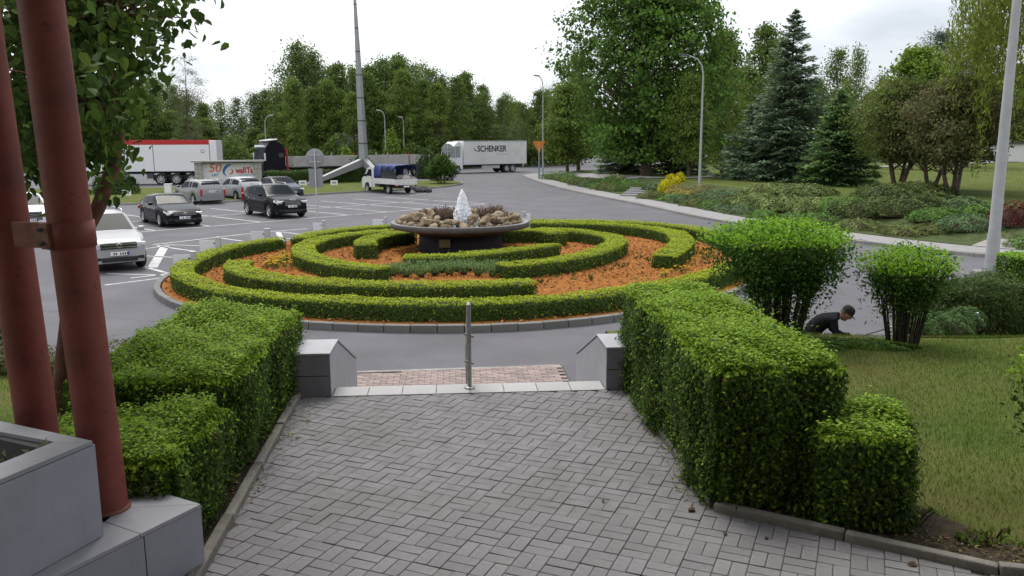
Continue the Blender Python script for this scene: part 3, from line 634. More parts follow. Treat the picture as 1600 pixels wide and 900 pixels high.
# ------------------------------------------------------------------ clipped hedges beside the path
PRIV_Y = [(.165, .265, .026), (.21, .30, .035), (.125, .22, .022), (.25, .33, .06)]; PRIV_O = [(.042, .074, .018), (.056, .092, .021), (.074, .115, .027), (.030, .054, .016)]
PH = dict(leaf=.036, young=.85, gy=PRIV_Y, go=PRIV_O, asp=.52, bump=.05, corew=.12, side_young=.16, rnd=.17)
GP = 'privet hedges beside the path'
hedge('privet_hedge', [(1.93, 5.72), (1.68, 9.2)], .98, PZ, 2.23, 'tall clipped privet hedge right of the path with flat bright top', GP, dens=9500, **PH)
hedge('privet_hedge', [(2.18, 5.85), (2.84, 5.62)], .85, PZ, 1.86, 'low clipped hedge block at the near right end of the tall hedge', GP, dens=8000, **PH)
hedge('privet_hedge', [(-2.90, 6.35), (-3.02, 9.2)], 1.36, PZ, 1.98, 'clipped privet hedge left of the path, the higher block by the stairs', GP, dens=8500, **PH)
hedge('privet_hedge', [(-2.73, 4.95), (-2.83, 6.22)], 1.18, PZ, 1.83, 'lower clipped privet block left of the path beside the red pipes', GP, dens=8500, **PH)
# ================================================================== RED PIPES AND STEPPED PLANTER
REDP = mat('red_paint', (.215, .056, .044), .55, .25, var=.12, scale=3, bump=.12, bscale=25, stain=(.115, .038, .030, .8), stain_scale=3.5)
RUST = mat('rusty_plate', (.17, .07, .05), .7, .3, var=.35, scale=12, bump=.3)
wear(REDP, (.085, .035, .025), 9, .60, .66, .85); wear(REDP, (.20, .085, .055), 3, .60, .72, .6, 'noise', (1, 1, .25))
def pipe(x, y, z0, lab):
    r = empty('red_pipe', (x, y, z0), 0, lab, 'pipe', 'red steel pipes carrying the canopy'); r.rotation_euler = (0, LEAN, 0)
    MB().lathe([(.119, 0), (.119, 1.2), (.119, 7.85-z0)], (0, 0, 0), 40).build('tube', REDP, r); MB().lathe([(.133, 0), (.133, .01), (.120, .016)], (0, 0, 0), 40).build('base_ring', RUST, r); return r
PA = (-2.99, 5.05); PB = (-2.495, 4.80); LEAN = R(-2.0)
pipe(*PA, PZ, 'red steel pipe behind the upper planter, at the left edge')
pipe(*PB, 1.585, 'red steel pipe standing on the lower planter step, the right one of two')
zc = 3.28; cl = empty('pipe_clamp', (PB[0]+math.tan(LEAN)*(zc-1.585), PB[1], zc), 0, 'rusty red steel clamp band joining the two red pipes', 'clamp')
MB().lathe([(.1195, -.075), (.129, -.075), (.129, .075), (.1195, .075)], (0, 0, 0), 40).build('band', REDP, cl)
dv = Vector((PA[0]-PB[0], PA[1]-PB[1])); cl.rotation_euler = (0, LEAN, 0); ln = dv.length; dv.normalize(); aa = math.atan2(dv.y, dv.x)
pn = Vector((-.62, -.78)) 
MB().box((-.10, -.092, 0), (.11, .02, .15), rz=R(-38), bev=.003).build('lug_plate', RUST, cl)
MB().box((-.27, .05, 0), (.30, .018, .15), rz=aa, bev=.003).build('link_plate', RUST, cl)
for zz in (-.04, .04): MB().lathe([(.014, 0), (.014, -.02), (0, -.022)], (-.11, -.112, zz), 6, axis='y', smooth=False).build('bolt', DARKM, cl)
# planter in two steps, clad with large grey tiles
TGREY = mat('planter_tile', (.29, .29, .345), .5, .4, var=.09, scale=2.5, objvar=.05, bump=.06, bscale=90, stain=(.24, .24, .285, .6), stain_scale=1.5)
TTOP = mat('planter_cap', (.31, .31, .345), .5, .4, var=.08, scale=3, objvar=.04, stain=(.25, .25, .27, .6), stain_scale=2)
JOINT = mat('joint', (.09, .09, .10), .9)
wear(TGREY, (.20, .20, .22), 3.0, .55, .72, .55, 'noise', (1, 1, .3)); wear(TTOP, (.17, .165, .15), 5, .57, .68, .6)
pl = empty('stepped_planter', (-2.2, 4.6, PZ), 0, 'stepped planter clad in large grey tiles at the lower left', 'planter')
c1 = g(308, 785, 1.585); c2 = g(142, 686, 2.155); A = Vector((c1.x, c1.y)); B = Vector((c2.x, c2.y))
d1 = (g(0, 880, 1.585).xy-Vector((c1.x, c1.y))) ; d1 = Vector((g(205, 835, 1.585).x-c1.x, g(205, 835, 1.585).y-c1.y)).normalized()     # front edge runs towards the viewer and left
d2 = Vector((g(200, 752, 1.585).x-c1.x, g(200, 752, 1.585).y-c1.y)).normalized()                                                  # back edge runs left
OFF = Vector((-2.2, 4.6))
def quad(c, a, b, la, lb): return [c-OFF, c+a*la-OFF, c+a*la+b*lb-OFF, c+b*lb-OFF]
def slab(nm, poly, z0, z1, m): return MB().prism([tuple(p) for p in poly], z0-PZ, z1-PZ).build(nm, m, pl)
def tiles(c, a, L, z0, z1, tl, first=None):
    "upright cladding tiles along direction a from corner c"
    s = 0; nrm = Vector((a.y, -a.x)); i = 0
    if nrm.dot(Vector((.2, -1))) < 0: nrm = -nrm
    while s < L-.01:
        e = min(L, s+(first if (i == 0 and first) else tl)); p = c+a*(s+.004); q_ = c+a*(e-.004)
        slab('tile', [p-OFF, q_-OFF, q_+nrm*.014-OFF, p+nrm*.014-OFF], z0+.004, z1-.004, TGREY); s = e; i += 1
slab('core', quad(A, d1, d2, 2.4, 1.6), 0, 1.56, JOINT)
tiles(A, d1, 2.4, PZ, 1.562, .62, .42)
nr = Vector((d1.y, -d1.x)); nr = nr if nr.y < 0 else -nr
# lower cap in pieces mitred at the corner
Ac = A+nr*.016
slab('cap_tile', [Ac-OFF, Ac+d1*.44-OFF, Ac+d1*.44+d2*.32-OFF, Ac+d2*.40+d1*.28-OFF], 1.562, 1.585, TTOP)
slab('cap_tile', [Ac+d1*.446-OFF, Ac+d1*2.4-OFF, Ac+d1*2.4+d2*.32-OFF, Ac+d1*.446+d2*.32-OFF], 1.562, 1.585, TTOP)
slab('cap_tile', [Ac+d2*.008-d1*.002-OFF, Ac+d1*.278+d2*.405-OFF, Ac+d1*.278+d2*1.6-OFF, Ac+d2*1.6-OFF], 1.562, 1.584, TTOP)
# side of the lower step facing the hedge
side = Vector((d2.y, -d2.x)); side = side if side.y > 0 else -side
slab('tile', [A-OFF, A+d2*1.6-OFF, A+d2*1.6+side*.014-OFF, A+side*.014-OFF], PZ, 1.558, TGREY)
dd1 = Vector((g(0, 745, 2.155).x-c2.x, g(0, 745, 2.155).y-c2.y)).normalized(); dd2 = Vector((g(0, 655, 2.155).x-c2.x, g(0, 655, 2.155).y-c2.y)).normalized()
Bt = B
slab('core', quad(Bt, dd1, dd2, 2.0, .16), 1.586, 2.13, JOINT); slab('core', quad(Bt, dd2, dd1, 1.6, .16), 1.586, 2.129, JOINT)
tiles(Bt, dd1, 2.0, 1.586, 2.132, 1.1)
sd2 = Vector((dd2.y, -dd2.x)); sd2 = sd2 if sd2.y > 0 else -sd2
slab('tile', [Bt-OFF, Bt+dd2*1.6-OFF, Bt+dd2*1.6+sd2*.014-OFF, Bt+sd2*.014-OFF], 1.586, 2.13, TGREY)
slab('cap_tile', [Bt-OFF, Bt+dd1*2.0-OFF, Bt+dd1*2.0+dd2*.19-OFF, Bt+dd1*.10+dd2*.19-OFF], 2.132, 2.156, TTOP)
slab('cap_tile', [Bt+dd2*.004-OFF, Bt+dd1*.10+dd2*.194-OFF, Bt+dd1*.17+dd2*1.6-OFF, Bt+dd2*1.6-OFF], 2.132, 2.155, TTOP)
slab('planter_soil', quad(Bt+dd1*.1+dd2*.1, dd1, dd2, 1.9, 1.5), 1.6, 1.98, SOIL)
for k in range(3):
    p = Bt+dd1*(.25+.22*k)+dd2*(.32+.1*k)
    tuft('wilted_plant', (p.x, p.y, 1.98), 10, .16, .14, [(.12, .13, .10), (.20, .20, .17)], 'wilted plant in the dark soil of the upper planter', 'plant', 'plants in the planter', .08, .4, blades=4)
# ================================================================== VEHICLES
def text_mesh(txt, size, ext=.004, bold=0.0, shear=0.0):
    cu = bpy.data.curves.new('lettering', 'FONT'); cu.body = txt; cu.size = size; cu.extrude = ext; cu.align_x = 'CENTER'; cu.align_y = 'CENTER'; cu.offset = bold; cu.shear = shear
    o = bpy.data.objects.new('lettering', cu); COL.objects.link(o); bpy.context.view_layer.update()
    me = bpy.data.meshes.new_from_object(o.evaluated_get(bpy.context.evaluated_depsgraph_get())); bpy.data.objects.remove(o); bpy.data.curves.remove(cu); return me
def lettering(txt, size, m, parent, loc, rot, bold=0.0, shear=0.0, sx=1.0, name='lettering'):
    o = link(name, text_mesh(txt, size, .004, bold, shear), parent, m); o.location = loc; o.rotation_euler = rot; o.scale = (sx, 1, 1); return o
WH = {}
def wheel_mesh(Rw, wd, spokes=5):
    k = (Rw, wd, spokes)
    if k in WH: return WH[k]
    t = MB().lathe([(Rw*.66, -wd/2), (Rw*.93, -wd/2), (Rw, -wd/2+.03), (Rw, wd/2-.03), (Rw*.93, wd/2), (Rw*.66, wd/2)], (0, 0, 0), 28, 'y').mesh('tyre'); t.materials.append(RUBBER)
    r = MB().lathe([(Rw*.67, wd/2-.005), (Rw*.62, wd/2-.012), (Rw*.60, wd/2-.05), (Rw*.60, -wd/2+.02)], (0, 0, 0), 28, 'y')
    for i in range(spokes):
        a = 2*math.pi*i/spokes; c, s = math.cos(a), math.sin(a); w0, w1 = .045, .035
        vs = [(c*q-s*e, wd/2-d, s*q+c*e) for d in (.02, .05) for q, e in ((.03, w0), (Rw*.62, w1), (Rw*.62, -w1), (.03, -w0))]
        r.add(vs, [(0, 1, 2, 3), (7, 6, 5, 4), (0, 4, 5, 1), (1, 5, 6, 2), (2, 6, 7, 3), (3, 7, 4, 0)])
    r.lathe([(.07, wd/2-.018), (0, wd/2-.012)], (0, 0, 0), 12, 'y'); rm = r.mesh('rim'); rm.materials.append(ALLOY)
    b = MB().lathe([(Rw*.6, wd/2-.07), (0, wd/2-.07)], (0, 0, 0), 20, 'y').mesh('brake_disc'); b.materials.append(BLACKP)
    WH[k] = (t, rm, b); return WH[k]
def wheel(parent, x, y, Rw, wd, spokes=5):
    t, r, b = wheel_mesh(Rw, wd, spokes); e = link('wheel', t, parent); e.location = (x, y, Rw)
    if y < 0: e.rotation_euler = (0, 0, math.pi)
    link('rim', r, e); link('brake_disc', b, e); return e
def car(name, loc, heading, p, paint, label, group='parked cars', cat='car', detail=True, roofbars=False, badge=None):
    r = empty(name, loc, math.atan2(heading[1], heading[0]), label, cat, group)
    L, W, prof, belt, xf, xr_, Rw = p['L'], p['W'], p['prof'], p['belt'], p['xf'], p['xr'], p['Rw']
    xs_, zs_ = [a for a, b in prof], [b for a, b in prof]; Hh = max(zs_); hL = L/2; ar = Rw+.055
    def sec(x, e=0.0):
        top = float(np.interp(x, xs_, zs_))+e; q = abs(x)/hL; wv = W/2*(1-.20*q**5-.03*q**2)+e
        b = p['clear']+.04*q**6
        for xa in (xf, xr_):
            dx = abs(x-xa)
            if dx < ar: b = max(b, Rw+math.sqrt(ar*ar-dx*dx)*.98)
        zb = min(belt+.05*(-x/hL), top-.05); b = min(b, zb-.06)
        gh = max(0, top-zb-.06)/(Hh-belt); wr = wv*(.965-.21*min(1, gh))
        z1 = b+(zb-b)*.30; z2 = b+(zb-b)*.66
        return [(wv*.955, b), (wv*.992, z1), (wv, z2), (wv*.965, zb), (wr, zb+(top-zb)*(.5+.36*min(1, gh*1.3))), (wr*.86, top-.018), (wr*.5, top-.002), (0, top)]
    X = sorted(set([-hL, -hL+.03, -hL+.08, hL-.03, hL-.08]+list(np.linspace(-hL+.12, hL-.12, 34))+[xa+ar*math.sin(t) for xa in (xf, xr_) for t in np.linspace(-1.57, 1.57, 11)]+xs_[1:-1]))
    X = [x for i, x in enumerate(X) if i == 0 or x-X[i-1] > .012]
    vs = []; ns = 15
    for x in X:
        s = sec(x); vs += [(x, y, z) for y, z in s]+[(x, -y, z) for y, z in s[-2::-1]]
    fs = [(i*ns+j, i*ns+j+1, (i+1)*ns+j+1, (i+1)*ns+j) for i in range(len(X)-1) for j in range(ns-1)]
    mb = MB().add(vs, fs, True); mb.add(vs[:ns], [tuple(range(ns))]); mb.add(vs[-ns:], [tuple(range(ns-1, -1, -1))])
    mb.build('body', paint, r)
    MB().box((0, 0, p['clear']+.06), (L-.25, W*.84, .12)).box((0, 0, p['clear']+.26), (L-.5, W*.62, .36)).build('underbody', BLACKP, r)
    def patch(nm, m, x0, x1, rows, t0=0.0, t1=1.0, e=.006, both=True, nx=10, par=None):
        "a panel that lies on the body surface between two section rows"
        outl = []
        for sgn in ((1, -1) if both else (1,)):
            vv = []; k = 0
            for x in np.linspace(x0, x1, nx):
                s = sec(x, e); a, b = s[rows[0]], s[rows[1]]
                for t in (t0, t1): vv.append((x, sgn*(a[0]+(b[0]-a[0])*t), a[1]+(b[1]-a[1])*t))
            o = MB().add(vv, [(2*i, 2*i+1, 2*i+3, 2*i+2) for i in range(nx-1)], True).build(nm, m, par or r); outl.append(o)
        return outl
    def across(nm, m, x0, x1, e=.007, shrink=.97, nx=8):
        vv = []; 
        for x in np.linspace(x0, x1, nx):
            s = sec(x, e); ys = [s[5], s[6], s[7]]; row = [(x, y*shrink, z) for y, z in ys]+[(x, -y*shrink, z) for y, z in ys[-2::-1]]; vv += row
        return MB().add(vv, [(i*5+j, i*5+j+1, (i+1)*5+j+1, (i+1)*5+j) for i in range(nx-1) for j in range(4)], True).build(nm, m, r)
    cw, hd, rh, rb = p['cowl'], p['head'], p['rhead'], p['rbase']
    across('windscreen', GLASS, cw-.06, hd+.05); across('rear_window', GLASS, rh-.05, rb+.08)
    bp = p.get('bpil', (cw+rh)/2-.25)
    patch('side_window', GLASS, bp+.05, hd+(cw-hd)*.62, (3, 4), .12, .93); patch('side_window', GLASS, (rh+rb)/2+.05 if not p.get('wagon') else rh+.75, bp-.05, (3, 4), .12, .93)
    if p.get('wagon'): patch('side_window', GLASS, rb+.30, rh+.66, (3, 4), .15, .90)
    for xx in (bp, cw-.05, (bp+xr_)/2-.12): patch('door_gap', BLACKP, xx-.006, xx+.006, (1, 3), .2, 1, .003, True, 2)
    for xx in (bp+.16, bp-.62): 
        for sg in (1, -1): MB().box((xx, sg*(W/2-.008), belt-.13), (.16, .03, .025), bev=.006).build('door_handle', paint if not detail else CHROME, r)
    patch('sill_trim', BLACKP, xr_+ar+.03, xf-ar-.03, (0, 1), 0, .45, .006)
    for xa in (xf, xr_):
        for sg in (1, -1): wheel(r, xa, sg*(W/2-.13), Rw, .21, p.get('spk', 5))
    # front
    fz = p['fz']; gm = p.get('grille', BLACKP)
    for sg in (1, -1):
        o = patch('headlight', LAMPG, hL-.42, hL-.07, (2, 4), .45, .95, .010, False, 6)[0]
        if sg < 0: o.scale = (1, -1, 1)
        MB().box((hL-.09, sg*(W/2-.30), fz+.02), (.10, .34, .12), rz=-sg*.30, bev=.03).build('headlight', LAMPG, r)
        MB().box((hL-.05, sg*(W/2-.32), p['clear']+.17), (.08, .22, .09), rz=-sg*.25, bev=.02).build('fog_light', BLACKP, r)
        MB().box((-hL+.07, sg*(W/2-.20), fz+.10), (.10, .20, .17 if not p.get('wagon') else .42), rz=sg*.3, bev=.03).build('tail_light', REDL, r)
        mm = MB().box((cw-.30, sg*(W/2+.10), belt+.09), (.12, .20, .13), bev=.04).build('mirror', paint, r); MB().box((-.064, 0, 0), (.004, .16, .10)).build('mirror_glass', GLASS, mm).location = (cw-.30, sg*(W/2+.10), belt+.09)
    gw = p.get('gw', .9)
    MB().box((hL-.015, 0, fz), (.05, gw, p.get('gh', .14)), bev=.015).build('grille', gm, r)
    for k in range(p.get('bars', 2)): MB().box((hL+.014, 0, fz-p.get('gh', .14)/2+(k+.5)*p.get('gh', .14)/p.get('bars', 2)), (.012, gw*.96, .016)).build('grille_bar', CHROME, r)
    MB().box((hL-.015, 0, p['clear']+.14), (.06, 1.0, .13), bev=.02).build('lower_intake', BLACKP, r)
    pz = p.get('pz', p['clear']+.25)
    for sx in (1, -1):
        zz = pz if sx > 0 else p.get('rpz', fz+.03); q = MB().box((sx*(hL+.012), 0, zz), (.02, .52, .115), bev=.003).build('number_plate', PLATE, r)
        MB().box((sx*(hL+.0235), -sx*-.235, zz), (.003, .045, .11)).build('plate_strip', PLBLUE, q)
        for k in range(7):
            if k != 2: MB().box((sx*(hL+.0235), sx*(-.16+k*.062), zz), (.003, .034, .07)).build('plate_mark', INKBLK, q)
    if badge == 'ring':
        q = MB().lathe([(.058, -.006), (.072, -.006), (.072, .006), (.058, .006)], (0, 0, 0), 20, 'y').build('badge', CHROME, r); q.location = (hL+.03, 0, fz+.01); q.rotation_euler = (0, 0, math.pi/2)
        for tx, zz in (('V', .026), ('W', -.022)): lettering(tx, .07, CHROME, q, (0, 0, zz), (math.pi/2, 0, math.pi), name='badge_letter')
    if badge == 'four':
        for k in range(4):
            q = MB().lathe([(.040, -.005), (.052, -.005), (.052, .005), (.040, .005)], (0, 0, 0), 18, 'y').build('badge_ring', CHROME, r); q.location = (hL+.03, -.12+k*.08, fz+.13); q.rotation_euler = (0, 0, math.pi/2)
    if roofbars:
        for sg in (1, -1):
            s0 = sec((hd+rh)/2)[4][0]; MB().tube([(hd-.25, sg*s0*.93, Hh-.06), (hd-.35, sg*s0*.93, Hh+.035), (rh+.3, sg*s0*.93, Hh+.035), (rh+.2, sg*s0*.93, Hh-.06)], .016, 6).build('roof_rail', p.get('rail', ALLOY), r)
    MB().tube([(rh+.15, 0, Hh-.02), (rh-.05, 0, Hh+.14)], .006, 4).build('aerial', BLACKP, r)
    return r
def paint(nm, c, rough=.3): return mat('paint_'+nm, c, .14 if sum(c) < .3 else rough, .10 if sum(c) < .3 else .3, coat=.05 if sum(c) < .3 else .25)
SEDAN = dict(L=4.80, W=1.86, Rw=.335, xf=1.45, xr=-1.26, clear=.19, belt=.92, cowl=1.02, head=.10, rhead=-1.0, rbase=-1.82, fz=.60, gw=1.05, gh=.13, bars=2, spk=10,
             prof=[(-2.40, .62), (-2.36, .86), (-2.24, 1.00), (-1.85, 1.05), (-1.45, 1.22), (-1.0, 1.36), (-.4, 1.42), (.0, 1.41), (.2, 1.37), (.62, 1.17), (1.02, .98), (1.6, .88), (2.1, .78), (2.30, .70), (2.38, .60), (2.40, .52)])
SUV = dict(L=4.63, W=1.90, Rw=.365, xf=1.42, xr=-1.39, clear=.25, belt=1.06, cowl=1.08, head=.28, rhead=-1.42, rbase=-2.05, fz=.80, gw=.86, gh=.34, bars=5, spk=5, pz=.62, wagon=True,
           prof=[(-2.31, .72), (-2.28, 1.02), (-2.18, 1.16), (-1.95, 1.38), (-1.6, 1.56), (-1.0, 1.63), (-.3, 1.655), (.15, 1.63), (.34, 1.58), (.72, 1.35), (1.08, 1.13), (1.6, 1.04), (2.05, .95), (2.22, .86), (2.29, .72), (2.31, .58)])
SUV2 = dict(SUV, L=4.43, W=1.81, fz=.79, gw=1.0, gh=.17, bars=2, pz=.56, prof=[(a*.957, b*1.02) for a, b in SUV['prof']], xf=1.33, xr=-1.28)
WAG = dict(L=4.75, W=1.80, Rw=.32, xf=1.45, xr=-1.25, clear=.20, belt=.94, cowl=1.05, head=.25, rhead=-1.75, rbase=-2.18, fz=.62, gw=.7, gh=.16, bars=2, spk=7, wagon=True, rpz=.78,
           prof=[(-2.375, .60), (-2.35, .86), (-2.26, 1.02), (-2.0, 1.32), (-1.75, 1.43), (-1.0, 1.47), (-.3, 1.48), (.1, 1.46), (.28, 1.41), (.68, 1.18), (1.05, .99), (1.7, .90), (2.15, .80), (2.3, .70), (2.36, .58), (2.375, .5)])
HATCH = dict(WAG, L=4.36, W=1.82, xf=1.36, xr=-1.28, rhead=-1.35, rbase=-1.95, belt=.97, rpz=.72, prof=[(-2.18, .60), (-2.15, .92), (-2.05, 1.08), (-1.75, 1.36), (-1.4, 1.47), (-.8, 1.52), (-.3, 1.53), (.05, 1.50), (.25, 1.45), (.66, 1.22), (1.02, 1.03), (1.5, .93), (1.98, .80), (2.12, .70), (2.17, .58), (2.18, .5)])
BLK = paint('black', (.010, .011, .014)); GRY = paint('grey', (.20, .20, .21)); SLV = paint('silver', (.33, .335, .35)); WHT = paint('white', (.66, .67, .69)); RED = paint('red', (.40, .02, .025)); NAVY = paint('navy', (.02, .03, .075))
nose = (.615, -.788); tail = (-.66, .75)
def stall(i, off, k=.5): p = P0+along*2.55*(i+k)+away*off; return (p.x, p.y, 0)
p = g(262, 350); car('sedan', (-16.3, 39.6, 0), nose, SEDAN, BLK, 'black four-door coupe sedan facing the fountain, nearest stall on the left', badge='ring')
car('suv', (-12.45, 43.6, 0), (.63, -.777), SUV, BLK, 'black SUV with big chrome-framed grille and roof rails', badge='four', roofbars=True)
car('suv', (-13.0, 26.2, 0), nose, SUV2, SLV, 'silver white SUV half hidden behind the red pipes', badge='ring', roofbars=True)
car('station_wagon', (-20.1, 53.6, 0), tail, WAG, GRY, 'grey station wagon seen from behind, left of the white hatchback', roofbars=True)
car('hatchback', (-18.3, 56.2, 0), tail, HATCH, SLV, 'silver white hatchback seen from behind, in front of the billboard')
car('sedan', (-16.3, 58.6, 0), nose, SEDAN, paint('slate', (.045, .05, .06)), 'dark sedan with pale roof glare, behind the black SUV')
car('suv', (-21.5, 36.5, 0), nose, SUV, WHT, 'white car further left, glimpsed between the two red pipes')
far = [((821, 250), RED, SEDAN, 'red car in the far car park just right of the white lorry'), ((843, 250.5), NAVY, SUV, 'dark blue car in the far car park under the orange sign'), ((858, 250), BLK, SEDAN, 'black car in the far car park right of the lamp post'), ((866, 249), SLV, HATCH, 'silver car in the far car park right of the black one'), ((876, 248.6), BLK, WAG, 'dark wagon in the far car park'), ((893, 247.5), WHT, SEDAN, 'white car at the far right of the far car park'), ((886, 247), GRY, HATCH, 'grey car in the far car park beside the white one')]
for (x, y), pt, pr, lb in far: car('parked_car', g(x, y+1.5), (.9, -.3) if pt is not RED else (-.95, -.2), pr, pt, lb, 'cars in the far car park', detail=False)

# ------------------------------------------------------------------ lorries
TARP = mat('trailer_white', (.62, .62, .61), .5, .4, var=.06, scale=1.2, stain=(.45, .45, .44, .5), stain_scale=.5)
TRW = mat('truck_white', (.68, .68, .69), .35, .5, coat=.4); TRB = mat('truck_black', (.014, .011, .016), .3, .12, coat=.05)
def lorry_wheels(r, xs, W, Rw=.50, dual=False):
    for x in xs:
        for sg in (1, -1): wheel(r, x, sg*(W/2-.19), Rw, .36, 8)
# schenker-type rigid lorry: x forward (to the left in the picture)
a = g(694, 271); b = g(813, 268); hd_ = (Vector((a.x, a.y))-Vector((b.x, b.y))).normalized(); c = (a+b)/2
r = empty('box_lorry', (c.x, c.y, 0), math.atan2(hd_.y, hd_.x), 'white box lorry with black lettering on its side, turning behind the round bush', 'lorry')
Ln = (a-b).length; hl = Ln/2; bx0 = -hl; bx1 = hl-2.0
MB().box(((bx0+bx1)/2, 0, 2.40), (bx1-bx0, 2.5, 2.75), bev=.03).build('cargo_box', TARP, r)
for zz in (1.06, 3.76): MB().box(((bx0+bx1)/2, 0, zz), (bx1-bx0+.02, 2.53, .10), bev=.01).build('box_rail', STEEL, r)
for xx in (bx0, bx1): MB().box((xx, 0, 2.4), (.08, 2.53, 2.80), bev=.01).build('corner_post', TRW, r)
MB().box((-.2, 0, .85), (Ln-1.2, .9, .22)).build('chassis', BLACKP, r)
cabp = [(bx1+.15, .55), (bx1+.15, 2.75), (bx1+.35, 3.55), (bx1+.75, 3.72), (bx1+1.1, 3.45), (bx1+1.55, 2.85), (bx1+1.8, 1.75), (bx1+1.95, 1.45), (bx1+1.98, .5), (bx1+1.55, .5), (bx1+1.5, .9), (bx1+.55, .95), (bx1+.45, .55)]
MB().xprism(cabp, -1.2, 1.2).build('cab', TRW, r)
for sg in (1, -1):
    MB().box((bx1+1.15, sg*1.205, 2.2), (.75, .02, .62), bev=.006).build('side_window', GLASS, r); MB().box((bx1+1.55, sg*1.36, 2.2), (.10, .18, .55), bev=.02).build('mirror', BLACKP, r)
    MB().box((-.3, sg*1.15, .72), (2.6, .03, .35)).build('side_guard', STEEL, r)
MB().box((bx1+1.70, 0, 2.30), (.03, 2.1, .95), ry=-.21).build('windscreen', GLASS, r)
lorry_wheels(r, (hl-1.05, -hl+2.9, -hl+2.0), 2.45)
for y in (1.2655, -1.2655):
    zr = math.pi if y > 0 else 0
    lettering('SCHENKER', .98, INKBLK, r, ((bx0+bx1)/2+.55*(1 if y > 0 else -1), y, 2.85), (math.pi/2, 0, zr), bold=.022, sx=.86)
    for k in range(9): MB().box(((bx0+bx1)/2-(1.1+k*.2)*(1 if y > 0 else -1)+.9*(1 if y>0 else -1), y, 2.22), (.11, .004, .14)).build('small_mark', mat('ink_grey', (.42, .42, .42), .6), r)
    MB().box(((bx0+bx1)/2+3.0*(1 if y > 0 else -1), y, 2.8), (.09, .004, .35), ry=.5).build('arrow_mark', INKBLK, r); MB().box(((bx0+bx1)/2+2.85*(1 if y > 0 else -1), y, 2.66), (.26, .004, .08), ry=-.2).build('arrow_mark', INKBLK, r)
# white trailer with red band at the left (its tractor is behind the tree)
a = g(175, 287); b = g(336, 286); hd_ = (Vector((a.x, a.y))-Vector((b.x, b.y))).normalized(); c = (a+b)/2
r = empty('box_trailer', (c.x-.3, c.y+1.2, 0), math.atan2(hd_.y, hd_.x), 'long white box trailer with red band along its top, behind the tree', 'trailer')
MB().box((1.6, 0, 2.58), (13.0, 2.5, 2.75), bev=.03).build('cargo_box', TRW, r)
MB().box((1.9, 0, 3.80), (12.4, 2.53, .42), bev=.008).build('red_band', mat('band_red', (.42, .022, .022), .5, var=.05), r)
for xx in (-4.9, -4.3, .6, 5): MB().box((xx, 0, 2.45), (.05, 2.516, 2.45)).build('panel_seam', DARKM if xx != -4.9 else TRW, r)
MB().lathe([(.12, -.004), (.17, -.004), (.17, .004), (.12, .004)], (-3.7, 1.262, 3.0), 20, 'y').build('round_mark', mat('band_red2', (.40, .10, .10), .5), r)
MB().box((1.5, 0, 1.12), (12.8, 1.0, .2)).build('chassis', BLACKP, r)
for sg in (1, -1): MB().box((3.2, sg*1.2, .72), (3.8, .04, .5), bev=.01).build('side_skirt', STEEL, r)
lorry_wheels(r, (-2.6, -1.25, .1), 2.5, .52); MB().box((-1.3, 0, .62), (4.4, 1.5, .5)).build('axle_frame', BLACKP, r)
# black tractor unit with a long flat dropside trailer
a = g(405, 286); b = g(664, 274); a = gd(405, 286, 83); b = gd(664, 274, 95); A3 = Vector((a.x, a.y, 0)); B3 = Vector((b.x, b.y, 0)); hd_ = (A3-B3).normalized(); c = (A3+B3)/2; Ln = (A3-B3).length; hl = Ln/2
r = empty('flatbed_lorry', (c.x, c.y, 0), math.atan2(hd_.y, hd_.x), 'black tractor unit pulling a long grey flatbed trailer with red stakes', 'lorry')
cabp = [(hl-2.3, .75), (hl-2.3, 3.05), (hl-2.1, 3.55), (hl-1.3, 3.95), (hl-.75, 3.85), (hl-.35, 3.2), (hl-.05, 2.2), (hl, 1.6), (hl, .5), (hl-.5, .45), (hl-.6, .95), (hl-1.7, 1.0), (hl-1.85, .7)]
MB().xprism(cabp, -1.22, 1.22).build('cab', TRB, r)
MB().box((hl-1.15, 0, 3.98), (1.1, 2.0, .10), ry=.12, bev=.03).build('roof_spoiler', TRW, r); MB().box((hl-.25, 0, 3.35), (.25, 2.3, .22), ry=-.4, bev=.04).build('sun_visor', LAMPG, r)
for sg in (1, -1):
    MB().box((hl-.85, sg*1.225, 2.35), (.85, .02, .65), bev=.006).build('side_window', GLASS, r); MB().box((hl-.15, sg*1.42, 2.35), (.12, .22, .75), bev=.03).build('mirror', LAMPG, r)
    MB().box((hl-1.9, sg*1.226, 2.5), (.5, .012, .4)).build('side_panel', DARKM, r)
MB().box((hl-.16, 0, 2.6), (.03, 2.1, 1.0), ry=-.28).build('windscreen', GLASS, r); MB().box((hl+.01, 0, 1.1), (.04, 2.0, .9), bev=.01).build('grille', BLACKP, r)
REDS = mat('stake_red', (.36, .03, .025), .5, var=.1)
GREYS = mat('dropside_grey', (.36, .35, .33), .6, .3, var=.12, scale=1.5, stain=(.24, .22, .2, .6), stain_scale=.8)
for sg in (.9, -.9): MB().box((hl-2.62, sg, 2.1), (.16, .16, 2.2)).build('exhaust_stack', REDS, r)
MB().box((-1.4, 0, 1.12), (Ln-3.2, 1.1, .25)).build('chassis', BLACKP, r); MB().box((-1.4, 0, 1.29), (Ln-3.0, 2.4, .12)).build('deck', DARKM, r)
np_ = 6; seg = (Ln-3.2)/np_
for i in range(np_):
    xx = -hl+.1+(i+.5)*seg
    for sg in (1, -1): MB().box((xx, sg*1.22, 1.86), (seg-.10, .05, .95), bev=.01).build('dropside_panel', GREYS, r)
    if i:
        for sg in (1, -1): MB().box((xx-seg/2, sg*1.23, 1.95), (.09, .09, 1.35)).build('stake', REDS if i % 2 else GREYS, r)
MB().box((-hl+.08, 0, 1.86), (.05, 2.4, .95)).build('tailboard', GREYS, r)
